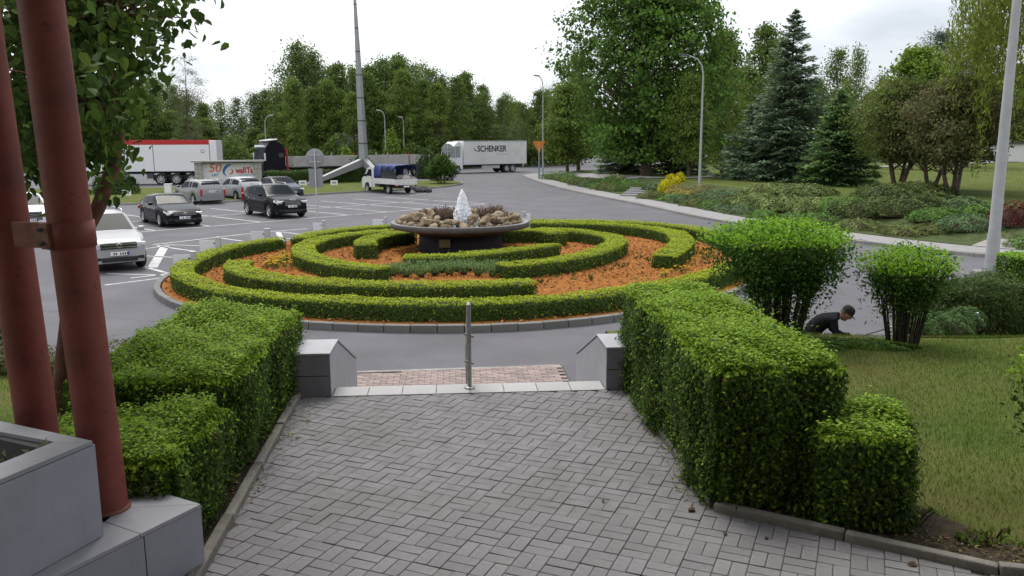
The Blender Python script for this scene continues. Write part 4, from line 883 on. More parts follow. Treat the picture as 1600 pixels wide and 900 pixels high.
lorry_wheels(r, (hl-1.15, hl-4.3, -hl+4.6, -hl+3.3, -hl+2.0), 2.45, .5)

# ------------------------------------------------------------------ white pickup with blue tarpaulin
a = g(571, 300); b = g(641, 302.5); c = g(606, 301.5)
r = empty('pickup_truck', (c.x-.1, c.y+1.2, 0), R(130), 'old white pickup with torn blue tarpaulin over a loaded bed', 'pickup')
VW = mat('old_white_paint', (.60, .60, .58), .4, .4, var=.08, scale=3, stain=(.36, .34, .31, .5), stain_scale=1.6); BLUT = mat('blue_tarp', (.022, .035, .14), .6, .3, var=.35, scale=3.5, bump=.6, bscale=8)
cb = [(.55, .45), (.55, 1.86), (.75, 1.92), (1.35, 1.90), (1.55, 1.80), (2.05, 1.22), (2.38, 1.05), (2.44, .75), (2.44, .35), (2.02, .35), (1.98, .62), (1.85, .74), (1.5, .76), (1.36, .66), (1.3, .40)]
MB().xprism(cb, -.90, .90).build('cab', VW, r)
for sg in (1, -1):
    mm = MB(); q = [(.95, 1.22), (.95, 1.74), (1.38, 1.74), (1.78, 1.26)]; mm.xprism(q, sg*.905-.006, sg*.905+.006); mm.build('side_window', GLASS, r)
    MB().box((1.72, sg*1.02, 1.3), (.10, .2, .2), bev=.03).build('mirror', BLACKP, r); MB().box((.9, sg*.908, .85), (.012, .012, .8)).build('door_gap', DARKM, r); MB().box((1.02, sg*.915, 1.08), (.12, .02, .03)).build('door_handle', BLACKP, r)
MB().box((1.83, 0, 1.5), (.03, 1.5, .62), ry=-.71).build('windscreen', GLASS, r); MB().box((2.43, 0, .5), (.08, 1.8, .2), bev=.02).build('bumper', BLACKP, r)
for sg in (1, -1): MB().box((2.42, sg*.62, .92), (.06, .36, .16), bev=.02).build('headlight', LAMPG, r)
MB().box((2.42, 0, .92), (.05, .8, .14), bev=.01).build('grille', BLACKP, r)
MB().box((-.95, 0, .72), (2.9, 1.86, .08)).build('bed_floor', DARKM, r)
for sg in (1, -1): MB().box((-.95, sg*.95, .90), (2.88, .04, .40), bev=.01).build('dropside', VW, r)
MB().box((-2.40, 0, .86), (.04, 1.88, .42), bev=.01).build('tailgate', VW, r); MB().box((.49, 0, 1.1), (.05, 1.86, .8)).build('headboard', VW, r)
for x in (.40, -.95, -2.34):
    MB().tube([(x, -.93, .75), (x, -.93, 2.0), (x, -.75, 2.08), (x, .75, 2.08), (x, .93, 2.0), (x, .93, .75)], .02, 6).build('hoop', DARKM, r)
def cloth(fn, nu, nv, nm):
    vs = []
    for i in range(nu):
        for j in range(nv): vs.append(fn(i/(nu-1), j/(nv-1)))
    o = MB().add(vs, [(i*nv+j, i*nv+j+1, (i+1)*nv+j+1, (i+1)*nv+j) for i in range(nu-1) for j in range(nv-1)], True).build(nm, BLUT, r); s = o.modifiers.new('s', 'SOLIDIFY'); s.thickness = .008; return o
def tp(u, v):
    x = .55-u*2.95; t = (v-.5)*2; lo = 1.75 if u > .35 else 1.12
    if abs(t) < .62: y, z = t/.62*.80, 2.10
    else: q = (abs(t)-.62)/.38; y, z = math.copysign(.80+.16*min(1, q*3), t), 2.10-(2.10-lo)*q+(.12*math.sin(u*19+t)*q if u > .35 else 0)
    return (x, y+.02*math.sin(u*23), z+.03*math.sin(u*17+v*9))
cloth(tp, 24, 21, 'tarpaulin')
for x in (1.68, -1.35):
    for sg in (1, -1): wheel(r, x, sg*.80, .32, .2, 6)
MB().box((-.3, 0, .5), (4.2, .9, .18)).build('chassis', BLACKP, r)
for sg in (1, -1): MB().box((-2.43, sg*.8, .6), (.05, .14, .12), bev=.01).build('tail_light', REDL, r)
MB().box((-2.44, 0, .55), (.02, .5, .11)).build('number_plate', PLATE, r)
Mp = Matrix.Translation(r.location) @ Matrix.Rotation(R(130), 4, 'Z')
SACK = [mat('sack_'+k, cc, .9, .1, var=.25, scale=5, bump=.6, bscale=9) for k, cc in (('grey', (.24, .22, .20)), ('dark', (.07, .07, .075)), ('pale', (.46, .44, .41)))]
def sack(loc, s, k, lab, grp, cat='sack', name='sack'):
    bm = bmesh.new(); bmesh.ops.create_icosphere(bm, subdivisions=3, radius=1)
    for v in bm.verts: v.co *= 1+.16*math.sin(v.co.x*4+k)*math.sin(v.co.y*5+k*2)+.08*math.sin(v.co.z*9+k); v.co.z = max(v.co.z, -.55)
    me = bpy.data.meshes.new(name)
    for f in bm.faces: f.smooth = True
    bm.to_mesh(me); bm.free(); o = link(name, me, None, SACK[k % 3]); o.location = loc; o.scale = s; o.rotation_euler = (0, 0, k*1.3); return tag(o, lab, cat, grp)
random.seed(3)
for k in range(9):
    p = Mp @ Vector((-2.1+.32*(k % 5), -.55+.36*(k % 4), .92+.22*(k//5))); sack(p, (.30, .26, .22), k, ('grey', 'dark', 'pale')[k % 3]+' sack on the bed of the white pickup', ('grey', 'dark', 'pale')[k % 3]+' sacks on the pickup bed')
for k in range(6):
    p = g(648+k*4, 297+k % 3*2-1); sack(p+Vector((0, 0, .12)), (.40, .30, .22), 1+3*k, 'dark heap of rubbish lying behind the white pickup', 'dark rubbish heap behind the pickup', 'rubbish', 'rubbish_heap')
# ================================================================== TREES AND SHRUBS
def tree_meshes(H, crown0, env, nclump, per_, clump, leaf, cols, trunk_r, droop=0.0, asp=.6, shell=.55, lean=(0, 0), bias_up=.5, limbs=True, trunk_top=.93, twig_r=.03, seed=0, multi=1, inner_cut=0.0):
    "trunk and crown meshes; env(t) gives the crown radius at height fraction t of the crown"
    rs = np.random.default_rng(100+seed); tb = MB(); per = per_*1.55; leaf *= 1.12
    stems = []
    for s in range(multi):
        a = 2*math.pi*s/multi+rs.uniform(0, .5); sp = 0 if multi == 1 else env(.4)*.45
        pts = []
        for t in np.linspace(0, 1, 9):
            w = math.sin(t*3+s+seed)*.02*H; pts.append(Vector((lean[0]*t*H+sp*math.cos(a)*t**.8+w*.6+(.12*math.cos(a) if multi > 1 else 0), lean[1]*t*H+sp*math.sin(a)*t**.8+w*.4+(.12*math.sin(a) if multi > 1 else 0), t*H*trunk_top)))
        tb.tube(pts, [trunk_r*(1-.88*t)*(1.35 if t == 0 else 1) for t in np.linspace(0, 1, 9)], 8); stems.append(pts)
    P = []; Nn = []; Cc = []; Ls = []
    for k in range(nclump):
        t = rs.uniform(0, 1)**.9; a = rs.uniform(0, 2*math.pi); rmax = env(t)*(1+.18*math.sin(a*3+seed+t*5)+.1*math.sin(a*7+t*11)); q = rs.uniform(inner_cut, 1)**(1-shell*.8); r_ = rmax*q
        z = crown0+t*(H-crown0); st_ = stems[rs.integers(len(stems))]
        c = Vector((lean[0]*z+r_*math.cos(a), lean[1]*z+r_*math.sin(a), z))
        if limbs and k % 2 == 0:
            zz = max(crown0*.55, z-r_*rs.uniform(.35, .9)); i = min(8, max(0, zz/(H*trunk_top)*8)); i0 = int(i); b = st_[i0].lerp(st_[min(8, i0+1)], i-i0); md = b.lerp(c, .5)+Vector((0, 0, r_*.10))
            tb.tube([b, md, c], [max(twig_r*.7, trunk_r*.22*(1-t*.6)), twig_r, twig_r*.3], 4, False)
        n = int(per*rs.uniform(.6, 1.4)); cs = clump*rs.uniform(.6, 1.3)
        d = rs.normal(size=(n, 3))*np.array((cs, cs, cs*(.6+droop)))*.5; d[:, 2] -= droop*cs*np.abs(rs.normal(size=n))*.6
        P.append(np.array(c)+d); o_ = np.array((math.cos(a)*q, math.sin(a)*q, bias_up)); Nn.append(rs.normal(size=(n, 3))*.7+o_)
        tone = rs.uniform(.72, 1.22); Cc.append(np.asarray(cols)[rs.choice(len(cols), n)]*tone*(1+rs.uniform(-.18, .18, (n, 1)))); Ls.append(leaf*rs.uniform(.65, 1.35, n))
    P = np.vstack(P); al = None
    if droop > .3: al = np.c_[rs.normal(0, .35, (len(P), 2)), -np.ones(len(P))]
    return tb.mesh('trunk'), leafmesh('crown', P, np.vstack(Nn), np.concatenate(Ls), asp, np.vstack(Cc), along=al, fold=.05)
def plant_tree(name, loc, meshes, label, group=None, bark=BARK, s=1.0, rz=None, cat='tree', leafm=None, sx=1.0):
    r = empty(name, loc, random.uniform(0, 6.28) if rz is None else rz, label, cat, group); r.scale = (s*sx, s*sx, s)
    tm, cm = meshes
    if not tm.materials: tm.materials.append(bark)
    if not cm.materials: cm.materials.append(leafm or LEAF)
    link('trunk', tm, r); link('crown', cm, r); return r
FOR = [(.078, .115, .036), (.095, .135, .042), (.112, .145, .05), (.060, .09, .03)]  # leaf colours of the wood lightened to stand in for haze
FORL = [(.10, .145, .036), (.125, .16, .045), (.085, .12, .034)]
egg = lambda w, lo=.35: (lambda t: w*(lo+(1-lo)*math.sin(min(1, t*1.25+.12)*math.pi*.5))*(1-max(0, t-.45)/.55*.82)**.9)
birenv = lambda w: (lambda t: w*(.55+.45*math.sin(min(1, t*1.6+.1)*math.pi*.5))*(1-max(0, t-.35)/.65*.9))
bir = [tree_meshes(16, 2.5+k*.4, birenv(3.5+.25*k), 230, 19, 1.0, .24, [FOR, FORL, FOR][k % 3], .17, droop=.5, asp=.55, seed=k, shell=.45, twig_r=.03) for k in range(4)]
bro = [tree_meshes(13, 1.2, egg(3.4, .6), 210, 26, .95, .27, FORL if k else FOR, .2, seed=10+k, shell=.6, asp=.7) for k in range(2)]
random.seed(21)
FR = []
prof = [(-60, 165), (60, 165), (130, 120), (200, 120), (300, 150), (345, 172), (420, 165), (446, 135), (470, 85), (500, 92), (530, 100), (560, 105), (590, 108), (625, 100), (650, 108), (690, 120), (715, 112), (735, 145), (760, 140), (785, 160), (810, 165), (840, 150), (900, 150)]
tops = lambda x: float(np.interp(x, [p_[0] for p_ in prof], [p_[1] for p_ in prof]))
where = lambda x: 'far left' if x < 340 else ('left of the mast' if x < 555 else ('between mast and lorry' if x < 690 else 'above the white lorry'))
k = 0
for row, (dd, stp) in enumerate(((118, 24), (127, 27), (138, 30))):
    x = -40+row*9
    while x < 870:
        xx = x+random.uniform(-6, 6); tp_ = tops(xx)-16+(random.uniform(0, 40) if row != 1 else random.uniform(-8, 24))+(25 if row == 0 else 0)
        base = gd(xx, 250, dd+random.uniform(-3, 3)); base.z = 0.05; h = gd(xx, tp_, dd).z
        if not (row == 0 and xx > 735):
            nm = 'birch_tree' if (k % 4 and row) else 'broadleaf_tree'
            ms = bir[k % 4] if nm == 'birch_tree' else bro[k % 2]
            plant_tree(nm, base, ms, ('slender birch' if nm == 'birch_tree' else 'bushy tree')+' in the wood, '+where(xx)+(', front row', ', middle row', ', back row')[row], nm.replace('_', ' ')+'s of the wood, '+where(xx)+(', front row', ', middle row', ', back row')[row], BIRCH if nm == 'birch_tree' else BARK, h/(16 if nm == 'birch_tree' else 13), sx=random.uniform(1.1, 1.6) if nm == 'birch_tree' else min(1.5, max(.75, 9/h)))
        k += 1; x += stp*random.uniform(.8, 1.2)
# undergrowth at the edge of the wood
n = 30000; xs = rng.uniform(-62, 9, n); ys = 113.5+rng.gamma(1.6, 1.6, n)+np.clip(xs+10, 0, 20)*.9; hmax = 2.6+1.3*np.sin(xs*.45)+.9*np.sin(xs*1.3+1); zz = rng.uniform(0, 1, n)*np.clip(hmax, .8, 5)
o = link('undergrowth', leafmesh('undergrowth', np.c_[xs, ys, zz+.1], rng.normal(size=(n, 3))+np.array((0, -.6, .6)), rng.uniform(.25, .5, n), .7, pick(FOR, n, .3)), None, LEAF)
tag(o, 'dark green undergrowth along the foot of the wood behind the lorries', 'undergrowth', kind='stuff')
for k, xx in enumerate(range(690, 1010, 24)):
    dd = 190+random.uniform(-8, 8); p = gd(xx+random.uniform(-6, 6), 240, dd); p.z = 0; h = gd(xx, random.uniform(150, 172), dd).z
    plant_tree('broadleaf_tree', p, bro[k % 2], 'dense tree beyond the far car park', 'trees beyond the far car park', BARK, h/13, sx=1.15)
n = 14000; xs = rng.uniform(-14, 36, n); ys = 183+rng.gamma(1.6, 1.6, n); zz = rng.uniform(0, 1, n)*(4.2+1.2*np.sin(xs*.5))
tag(link('undergrowth', leafmesh('undergrowth', np.c_[xs, ys, zz], rng.normal(size=(n, 3))+np.array((0, -.6, .6)), rng.uniform(.35, .7, n), .7, pick(FOR, n, .3)), None, LEAF), 'green shrubbery behind the far car park', 'undergrowth', kind='stuff')
# thin pine standing alone at the left
pine_env = lambda t: 2.6*(.35+.65*math.sin(min(1, t*1.2+.1)*2.4))
pin = tree_meshes(15, 4, pine_env, 60, 70, .9, .20, [(.07, .082, .055), (.09, .10, .068)], .18, seed=31, asp=.22, shell=.35)
b_ = gd(300, 250, 90); plant_tree('pine_tree', (b_.x, b_.y, .05), pin, 'thin open-crowned pine above the red-banded trailer', None, BARK, gd(300, 88, 90).z/15)
# big maple in the centre right with companions
MAP = [(.065, .125, .030), (.082, .15, .035), (.105, .175, .04), (.050, .092, .026)]
mp_ = tree_meshes(19, 1.5, lambda t: 7.6*(.45+.55*math.sin(min(1, t*1.3+.12)*math.pi*.5))*(1-max(0, t-.5)/.5*.6), 900, 34, 1.15, .27, MAP, .42, seed=41, asp=.8, shell=.62, twig_r=.05)
def onl(px, py, d): p = gd(px, py, d); p.z = max(0, zl(p.x, p.y))-.05; return p
plant_tree('maple_tree', onl(1010, 270, 72), mp_, 'huge maple with wide dark crown, left of the curved lamp post', None, BARK, 1.0, rz=.4)
m2 = tree_meshes(9, 1.5, egg(3.2, .5), 230, 34, .9, .22, FORL+[(.10, .15, .03)], .16, seed=43, asp=.8)
plant_tree('maple_tree', onl(885, 262, 88), m2, 'light green young maple at the left foot of the huge maple', None, BARK, 1.0)
plant_tree('maple_tree', onl(905, 262, 95), bro[0], 'taller broadleaf tree directly behind the light green young maple', None, BARK, .95)
plant_tree('broadleaf_tree', onl(1075, 272, 66), m2, 'slim light green tree right behind the curved lamp post', None, BARK, .85, sx=.75)
plant_tree('broadleaf_tree', onl(1125, 272, 80), bro[1], 'broadleaf tree filling the gap between maple and tall spruce', None, BARK, 1.0, sx=.85)
plant_tree('broadleaf_tree', onl(1185, 262, 92), bro[0], 'broadleaf tree behind the tall spruce, on its left', None, BARK, 1.15, sx=.8)
# spruces: tiers of drooping boughs set with needle sprays
def spruce_meshes(H, Rb, seed, cols, tiers=30, nb=11):
    rs = np.random.default_rng(seed); tb = MB().tube([(0, 0, 0), (0, 0, H*.5), (0, 0, H*.98)], [.026*H*.6, .014*H*.7, .01], 8); P = []; Nn = []; Al = []; Ls = []; Cc = []
    for i in range(tiers):
        t = (i+.3)/tiers; z0 = H*(.055+.93*t**1.02)
        for j in range(max(6, int(nb*(1-.45*t)))):
            z0 = H*(.055+.93*t**1.02)+rs.uniform(-.5, .5)*H/tiers
            a = rs.uniform(0, 6.283); Lb = Rb*(1-t)**.86*rs.uniform(.72, 1.12)+.16; dr = .36*(1-t)-.22*t; n = int((34*Lb/Rb+8)*2.6)
            s = rs.uniform(.10, 1, n)**.75; rad = Lb*s; zz = z0-dr*rad+.16*rad*s*s+rs.normal(0, .03, n); tone = rs.uniform(.75, 1.2)
            for sd_ in (0,):
                lat = rs.normal(0, 1, n)*(.08+.20*Lb*(1-.65*s)*np.minimum(1, s*3))
                p = np.c_[rad*math.cos(a)-lat*math.sin(a), rad*math.sin(a)+lat*math.cos(a), zz-np.abs(lat)*.28]; P.append(p)
                sg = np.sign(lat)*rs.uniform(.3, 1.0, n); Al.append(np.c_[math.cos(a)-sg*math.sin(a), math.sin(a)+sg*math.cos(a), -.30+rs.normal(0, .15, n)])
                Nn.append(np.c_[rs.normal(0, .35, (n, 2)), np.ones(n)]); Ls.append(rs.uniform(.26, .5, n)*(.62+.38*Lb/Rb)); tip = (s > .72)[:, None]
                cc = np.asarray(cols)[rs.choice(len(cols), n)]*tone; Cc.append(np.where(tip, cc*1.28, cc))
            tb.tube([(0, 0, z0), (Lb*.5*math.cos(a), Lb*.5*math.sin(a), z0-dr*Lb*.5), (Lb*.95*math.cos(a), Lb*.95*math.sin(a), z0-dr*Lb+.13*Lb)], [.03, .02, .006], 3, False)
    return tb.mesh('trunk'), leafmesh('crown', np.vstack(P), np.vstack(Nn), np.concatenate(Ls), .34, np.vstack(Cc), along=np.vstack(Al), fold=-.10)
BLUS = [(.085, .118, .090), (.10, .138, .105), (.064, .092, .070), (.12, .158, .125)]; GRS = [(.075, .125, .055), (.092, .145, .06), (.058, .098, .046)]
sp1 = spruce_meshes(12.6, 4.1, 51, BLUS, 38, 15); sp2 = spruce_meshes(6.8, 3.2, 52, GRS, 21, 16); sp3 = spruce_meshes(5.0, 2.9, 53, BLUS, 13, 17)
b_ = onl(1228, 281, 59); plant_tree('spruce_tree', b_, sp1, 'tall blue spruce, the highest conifer on the lawn', None, BARK, (gd(1240, 12, 59).z-b_.z)/12.6, leafm=NEEDLE)
b_ = onl(1306, 286, 54); plant_tree('spruce_tree', b_, sp2, 'shorter green spruce right of the tall blue one', None, BARK, (gd(1318, 140, 54).z-b_.z)/6.8, leafm=NEEDLE)
b_ = onl(1180, 276, 61); plant_tree('spruce_tree', b_, sp3, 'dark spruce tucked against the left side of the tall blue one', None, BARK, 1.15, leafm=NEEDLE)
b_ = onl(1055, 268, 74); plant_tree('spruce_tree', b_, sp3, 'low wide spruce under the huge maple', None, BARK, 1.1, leafm=NEEDLE)
b_ = onl(965, 268, 78); plant_tree('spruce_tree', b_, sp3, 'dark wide spruce under the left half of the huge maple', None, BARK, .95, leafm=NEEDLE)
# thin birch top and pale trees behind the short spruce
plant_tree('birch_tree', onl(1330, 262, 78), bir[1], 'sparse birch whose thin top rises behind the short spruce', None, BIRCH, gd(1330, 92, 78).z/16, sx=.8)
LIME = [(.12, .18, .03), (.15, .205, .035), (.09, .145, .028)]
lm = tree_meshes(12, 2, egg(4.6, .55), 260, 34, 1.1, .28, LIME, .22, seed=61, asp=.8)
plant_tree('lime_tree', onl(1425, 258, 88), lm, 'bright light green tree behind the brownish small trees', None, BARK, gd(1420, 92, 88).z/12)
dp = tree_meshes(15, 4, pine_env, 130, 80, 1.3, .24, [(.032, .052, .038), (.045, .066, .046)], .25, seed=63, asp=.25)
plant_tree('pine_tree', onl(1462, 256, 100), dp, 'dark pine behind the small trees, the left one of two', None, BARK, gd(1460, 60, 100).z/15)
plant_tree('pine_tree', onl(1508, 256, 96), dp, 'dark pine behind the small trees, the right one of two', None, BARK, gd(1505, 56, 96).z/15, rz=2.2)
# many-stemmed small trees with brownish crowns
HAW = [(.082, .085, .040), (.10, .095, .05), (.068, .076, .034), (.12, .10, .062)]
hw_ = [tree_meshes(6.0, 1.9, lambda t: 2.7*(.62+.38*math.sin(min(1, t*1.5+.1)*math.pi*.5))*(1-max(0, t-.55)/.45*.68), 330, 34, .66, .15, HAW if k else HAW[:2]+FORL, .13, seed=71+k, asp=.6, multi=4 if k == 0 else 3, shell=.6, trunk_top=.75) for k in range(2)]
for (x, y, d, tp_, j, lb) in ((1402, 291, 50, 132, 0, 'small many-stemmed tree, leftmost of the three on the lawn'), (1453, 290, 48.5, 138, 1, 'small brownish tree with leaning stems, middle of the three on the lawn'), (1490, 299, 44.5, 128, 1, 'small brownish tree with twisted stems, rightmost of the three on the lawn')):
    b_ = onl(x, y, d); plant_tree('hawthorn_tree', b_, hw_[j], lb, 'small trees on the park lawn', BARK, (gd(x, tp_, d).z-b_.z)/6.0, rz=x*.37)
for (x, y, d, rx, lb) in ((1405, 294, 49.5, .9, 'leafy suckers at the foot of the leftmost small tree'), (1445, 292, 48, 1.1, 'dark leafy suckers at the foot of the middle small tree')):
    pass
# weeping willow at the right edge
WIL = [(.12, .155, .034), (.15, .18, .04), (.10, .13, .032), (.175, .19, .055)]
def willow():
    rs = np.random.default_rng(81); tb = MB().tube([(0, 0, 0), (.2, .1, 3), (0, 0, 6), (.3, 0, 9)], [.4, .33, .25, .08], 9); P = []; Nn = []; Al = []
    for k in range(640):
        a = rs.uniform(0, 6.283); r1 = 5.4*math.sqrt(rs.uniform(.03, 1)); zt = 12.4-r1*r1*.10+rs.normal(0, .5); Lh = rs.uniform(3, 8.5)*(.4+.6*r1/5.4); n = int(Lh*15)
        if k % 6 == 0: tb.tube([(0, 0, 6.5), (r1*.5*math.cos(a), r1*.5*math.sin(a), zt-.3), (r1*math.cos(a), r1*math.sin(a), zt)], [.09, .05, .015], 4, False)
        t = rs.uniform(0, 1, n); P.append(np.c_[r1*math.cos(a)*(1+.10*t)+rs.normal(0, .13, n), r1*math.sin(a)*(1+.10*t)+rs.normal(0, .13, n), zt-t*Lh]); Al.append(np.c_[rs.normal(0, .3, (n, 2)), -np.ones(n)]); Nn.append(rs.normal(size=(n, 3)))
    P = np.vstack(P); n = len(P); return tb.mesh('trunk'), leafmesh('crown', P, np.vstack(Nn), rng.uniform(.16, .36, n), .28, pick(WIL, n, .25), along=np.vstack(Al))
b_ = onl(1668, 290, 43); plant_tree('willow_tree', b_, willow(), 'weeping willow hanging in at the right edge', None, BARK, 1.08, rz=.5)
# trees closing the park at the far right
random.seed(33)
for k, x in enumerate(range(1110, 1720, 30)):
    p = gd(x+random.uniform(-12, 12), 250, random.uniform(125, 150)); p.z = -.1
    plant_tree('broadleaf_tree', p, bro[k % 2] if k % 3 else bir[k % 4], 'distant tree closing the park behind the lawn', 'distant trees behind the park lawn', BARK, random.uniform(.85, 1.25), sx=1.35)
n = 16000; xs = rng.uniform(26, 105, n); ys = 119+rng.gamma(1.5, 1.4, n)+0*xs; zz = rng.uniform(0, 1, n)*(2.2+.9*np.sin(xs*.4))
o = link('undergrowth', leafmesh('undergrowth', np.c_[xs, ys, zz], rng.normal(size=(n, 3))+np.array((0, -.5, .6)), rng.uniform(.25, .5, n), .7, pick(FOR, n, .3)), None, LEAF)
tag(o, 'dark green shrubbery along the far edge of the park lawn', 'undergrowth', kind='stuff')
# foreground tree behind the red pipes
BIGL = [(.060, .11, .022), (.085, .145, .028), (.135, .20, .036), (.044, .082, .02)]
def near_tree():
    rs = np.random.default_rng(91); tb = MB(); base = Vector((-4.55, 7.9, .9)); pts = [base, gd(120, 380, 7.9), gd(152, 322, 7.9), gd(176, 262, 7.9), gd(186, 205, 7.9), gd(165, 110, 7.9), gd(150, -60, 7.9)]
    o0 = base.copy(); pts = [p-o0 for p in pts]; tb.tube(pts, [.10, .075, .068, .062, .05, .035, .02], 9)
    P = []; Nn = []; Al = []; C = []; tw = []
    for k in range(540):
        x = rs.uniform(-90, 318); y = rs.uniform(-140, 292)
        x -= 0
        lim = np.interp(y, [-140, 0, 60, 110, 150, 190, 230, 262, 300], [300, 298, 296, 232, 222, 212, 190, 172, 140]); lo = np.interp(x, [-90, 100, 180, 215, 260, 330], [285, 268, 240, 190, 125, 75])
        if x > lim-8 or y > lo: continue
        d = 7.9+rs.normal(0, .75); c = gd(x, y, d)-o0; i = int(np.clip((c.z/pts[-1].z)*6, 0, 5)); b = pts[max(1, i)].lerp(pts[min(6, i+1)], .3)
        if k % 2 == 0: tb.tube([b, b.lerp(c, .5)+Vector((0, 0, .12)), c], [.014, .010, .004], 4, False)
        for _ in range(19):
            q = np.array(c)+rs.normal(0, .15, 3); P.append(q); Al.append((rs.normal(0, .5), rs.normal(0, .5), -1)); Nn.append(rs.normal(0, .7, 3)+np.array((.1, -.7, .6))); 
    P = np.array(P); n = len(P); L = rng.uniform(.07, .13, n); t = np.array(Al); Nn = np.array(Nn)
    # pointed leaf of six corners
    Nn /= np.linalg.norm(Nn, axis=1, keepdims=True); t -= (t*Nn).sum(1, keepdims=True)*Nn; t /= np.linalg.norm(t, axis=1, keepdims=True); b = np.cross(Nn, t); V = np.empty((n, 6, 3)); Lc = L[:, None]
    for i, (u, v, h) in enumerate(((-.5, 0, 0), (-.28, .30, .07), (.08, .27, .06), (.5, 0, -.07), (.08, -.27, .06), (-.28, -.30, .07))): V[:, i] = P+t*Lc*u+b*Lc*v+Nn*Lc*h
    me = bpy.data.meshes.new('crown'); F = [tuple(6*i+j for j in q) for i in range(n) for q in ((0, 1, 2, 3), (0, 3, 4, 5))]; me.from_pydata(V.reshape(-1, 3).tolist(), [], F)
    ca = me.color_attributes.new('Col', 'FLOAT_COLOR', 'POINT'); C4 = np.ones((n, 6, 4)); C4[:, :, :3] = pick(BIGL, n, .25)[:, None]; ca.data.foreach_set('color', C4.ravel())
    return base, tb.mesh('trunk'), me
nb_, t1_, c1_ = near_tree(); plant_tree('lilac_tree', nb_, (t1_, c1_), 'large-leaved tree overhanging at the upper left behind the red pipes', None, mat('red_bark', (.13, .06, .05), .85, .2, var=.3, scale=8, bump=.5), 1.0, rz=0)

# ------------------------------------------------------------------ shrubs
def stem_shrub(name, loc, rx, h, crown_lo, cols, label, nst=40, n_leaf=14000, leaf=.05, low=.25, skew=0.0, cat='shrub', group=None, dome=.15):
    r = empty(name, loc, 0, label, cat, group); tb = MB(); rs = np.random.default_rng(int(abs(loc[0])*1000) % 9999); tips = []
    for k in range(nst):
        a = rs.uniform(0, 6.283); q = math.sqrt(rs.uniform(0, 1)); tx, ty = rx*q*math.cos(a)*.92, rx*q*math.sin(a)*.8; tz = h*(1-dome*q*q)*rs.uniform(.82, .97)
        b0 = Vector((rx*.30*math.cos(a)*q, rx*.30*math.sin(a)*q, 0)); tpv = Vector((tx+skew*tz, ty, tz)); md = b0.lerp(tpv, .5)+Vector((tx*-.10, ty*-.10, .08*h)); tb.tube([b0, b0.lerp(md, .6), md, tpv], [.014, .012, .009, .004], 4, False); tips.append((b0, md, tpv))
        for _ in range(2):
            t = rs.uniform(.35, .7); p = b0*(1-t)**2+md*2*t*(1-t)+tpv*t*t; e = p+Vector((rs.normal(0, .16*rx), rs.normal(0, .16*rx), rs.uniform(.1, .3)*h)); e.z = min(e.z, h*.95); tb.tube([p, e], [.006, .003], 3, False); tips.append((p, p.lerp(e, .5), e))
    tb.build('stems', mat('stem_dark', (.055, .045, .035), .9, .1, var=.3), r)
    m1 = int(n_leaf*.50); a = rs.uniform(0, 6.283, m1); q = np.sqrt(rs.uniform(0, 1, m1)); z = np.maximum(.12*h, h*(1-dome*q*q)-np.abs(rs.normal(0, .24*h, m1)))
    rad = rx*q*np.minimum(1, .58+.42*z/(crown_lo*h+.25*h))*(1+.10*np.sin(a*5)+.07*np.sin(a*11+z*6)+rs.normal(0, .05, m1)); P1 = np.c_[rad*np.cos(a)+skew*z, rad*np.sin(a)*.85, z]+rs.normal(0, .03, (m1, 3))
    m2 = n_leaf-m1; idx = rs.integers(len(tips), size=m2); t = rs.uniform(low, 1, m2); T = np.array([[list(v) for v in tips[i]] for i in idx]); tt = t[:, None]
    P2 = T[:, 0]*(1-tt)**2+T[:, 1]*2*tt*(1-tt)+T[:, 2]*tt**2+rs.normal(0, .045, (m2, 3)); P = np.vstack([P1, P2]); n = len(P)
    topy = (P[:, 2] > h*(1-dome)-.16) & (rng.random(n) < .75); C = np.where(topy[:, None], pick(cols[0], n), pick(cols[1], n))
    link('foliage', leafmesh('foliage', P, rs.normal(size=(n, 3))*.8+np.array((0, 0, .7)), leaf*rng.uniform(.65, 1.35, n), .55, C, fold=.06), r, LEAF); return r
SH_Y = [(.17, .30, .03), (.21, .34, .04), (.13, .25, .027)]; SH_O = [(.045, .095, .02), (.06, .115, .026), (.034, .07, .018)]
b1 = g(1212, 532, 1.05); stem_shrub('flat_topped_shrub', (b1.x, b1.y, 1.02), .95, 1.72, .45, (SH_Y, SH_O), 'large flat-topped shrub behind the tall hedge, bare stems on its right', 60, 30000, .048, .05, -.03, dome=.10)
b2 = g(1408, 540, 1.08); stem_shrub('flat_topped_shrub', (b2.x, b2.y, 1.03), .66, 1.42, .66, (SH_Y, SH_O), 'smaller vase-shaped shrub right of the crouching person', 44, 10500, .045, .34, .0, dome=.15)
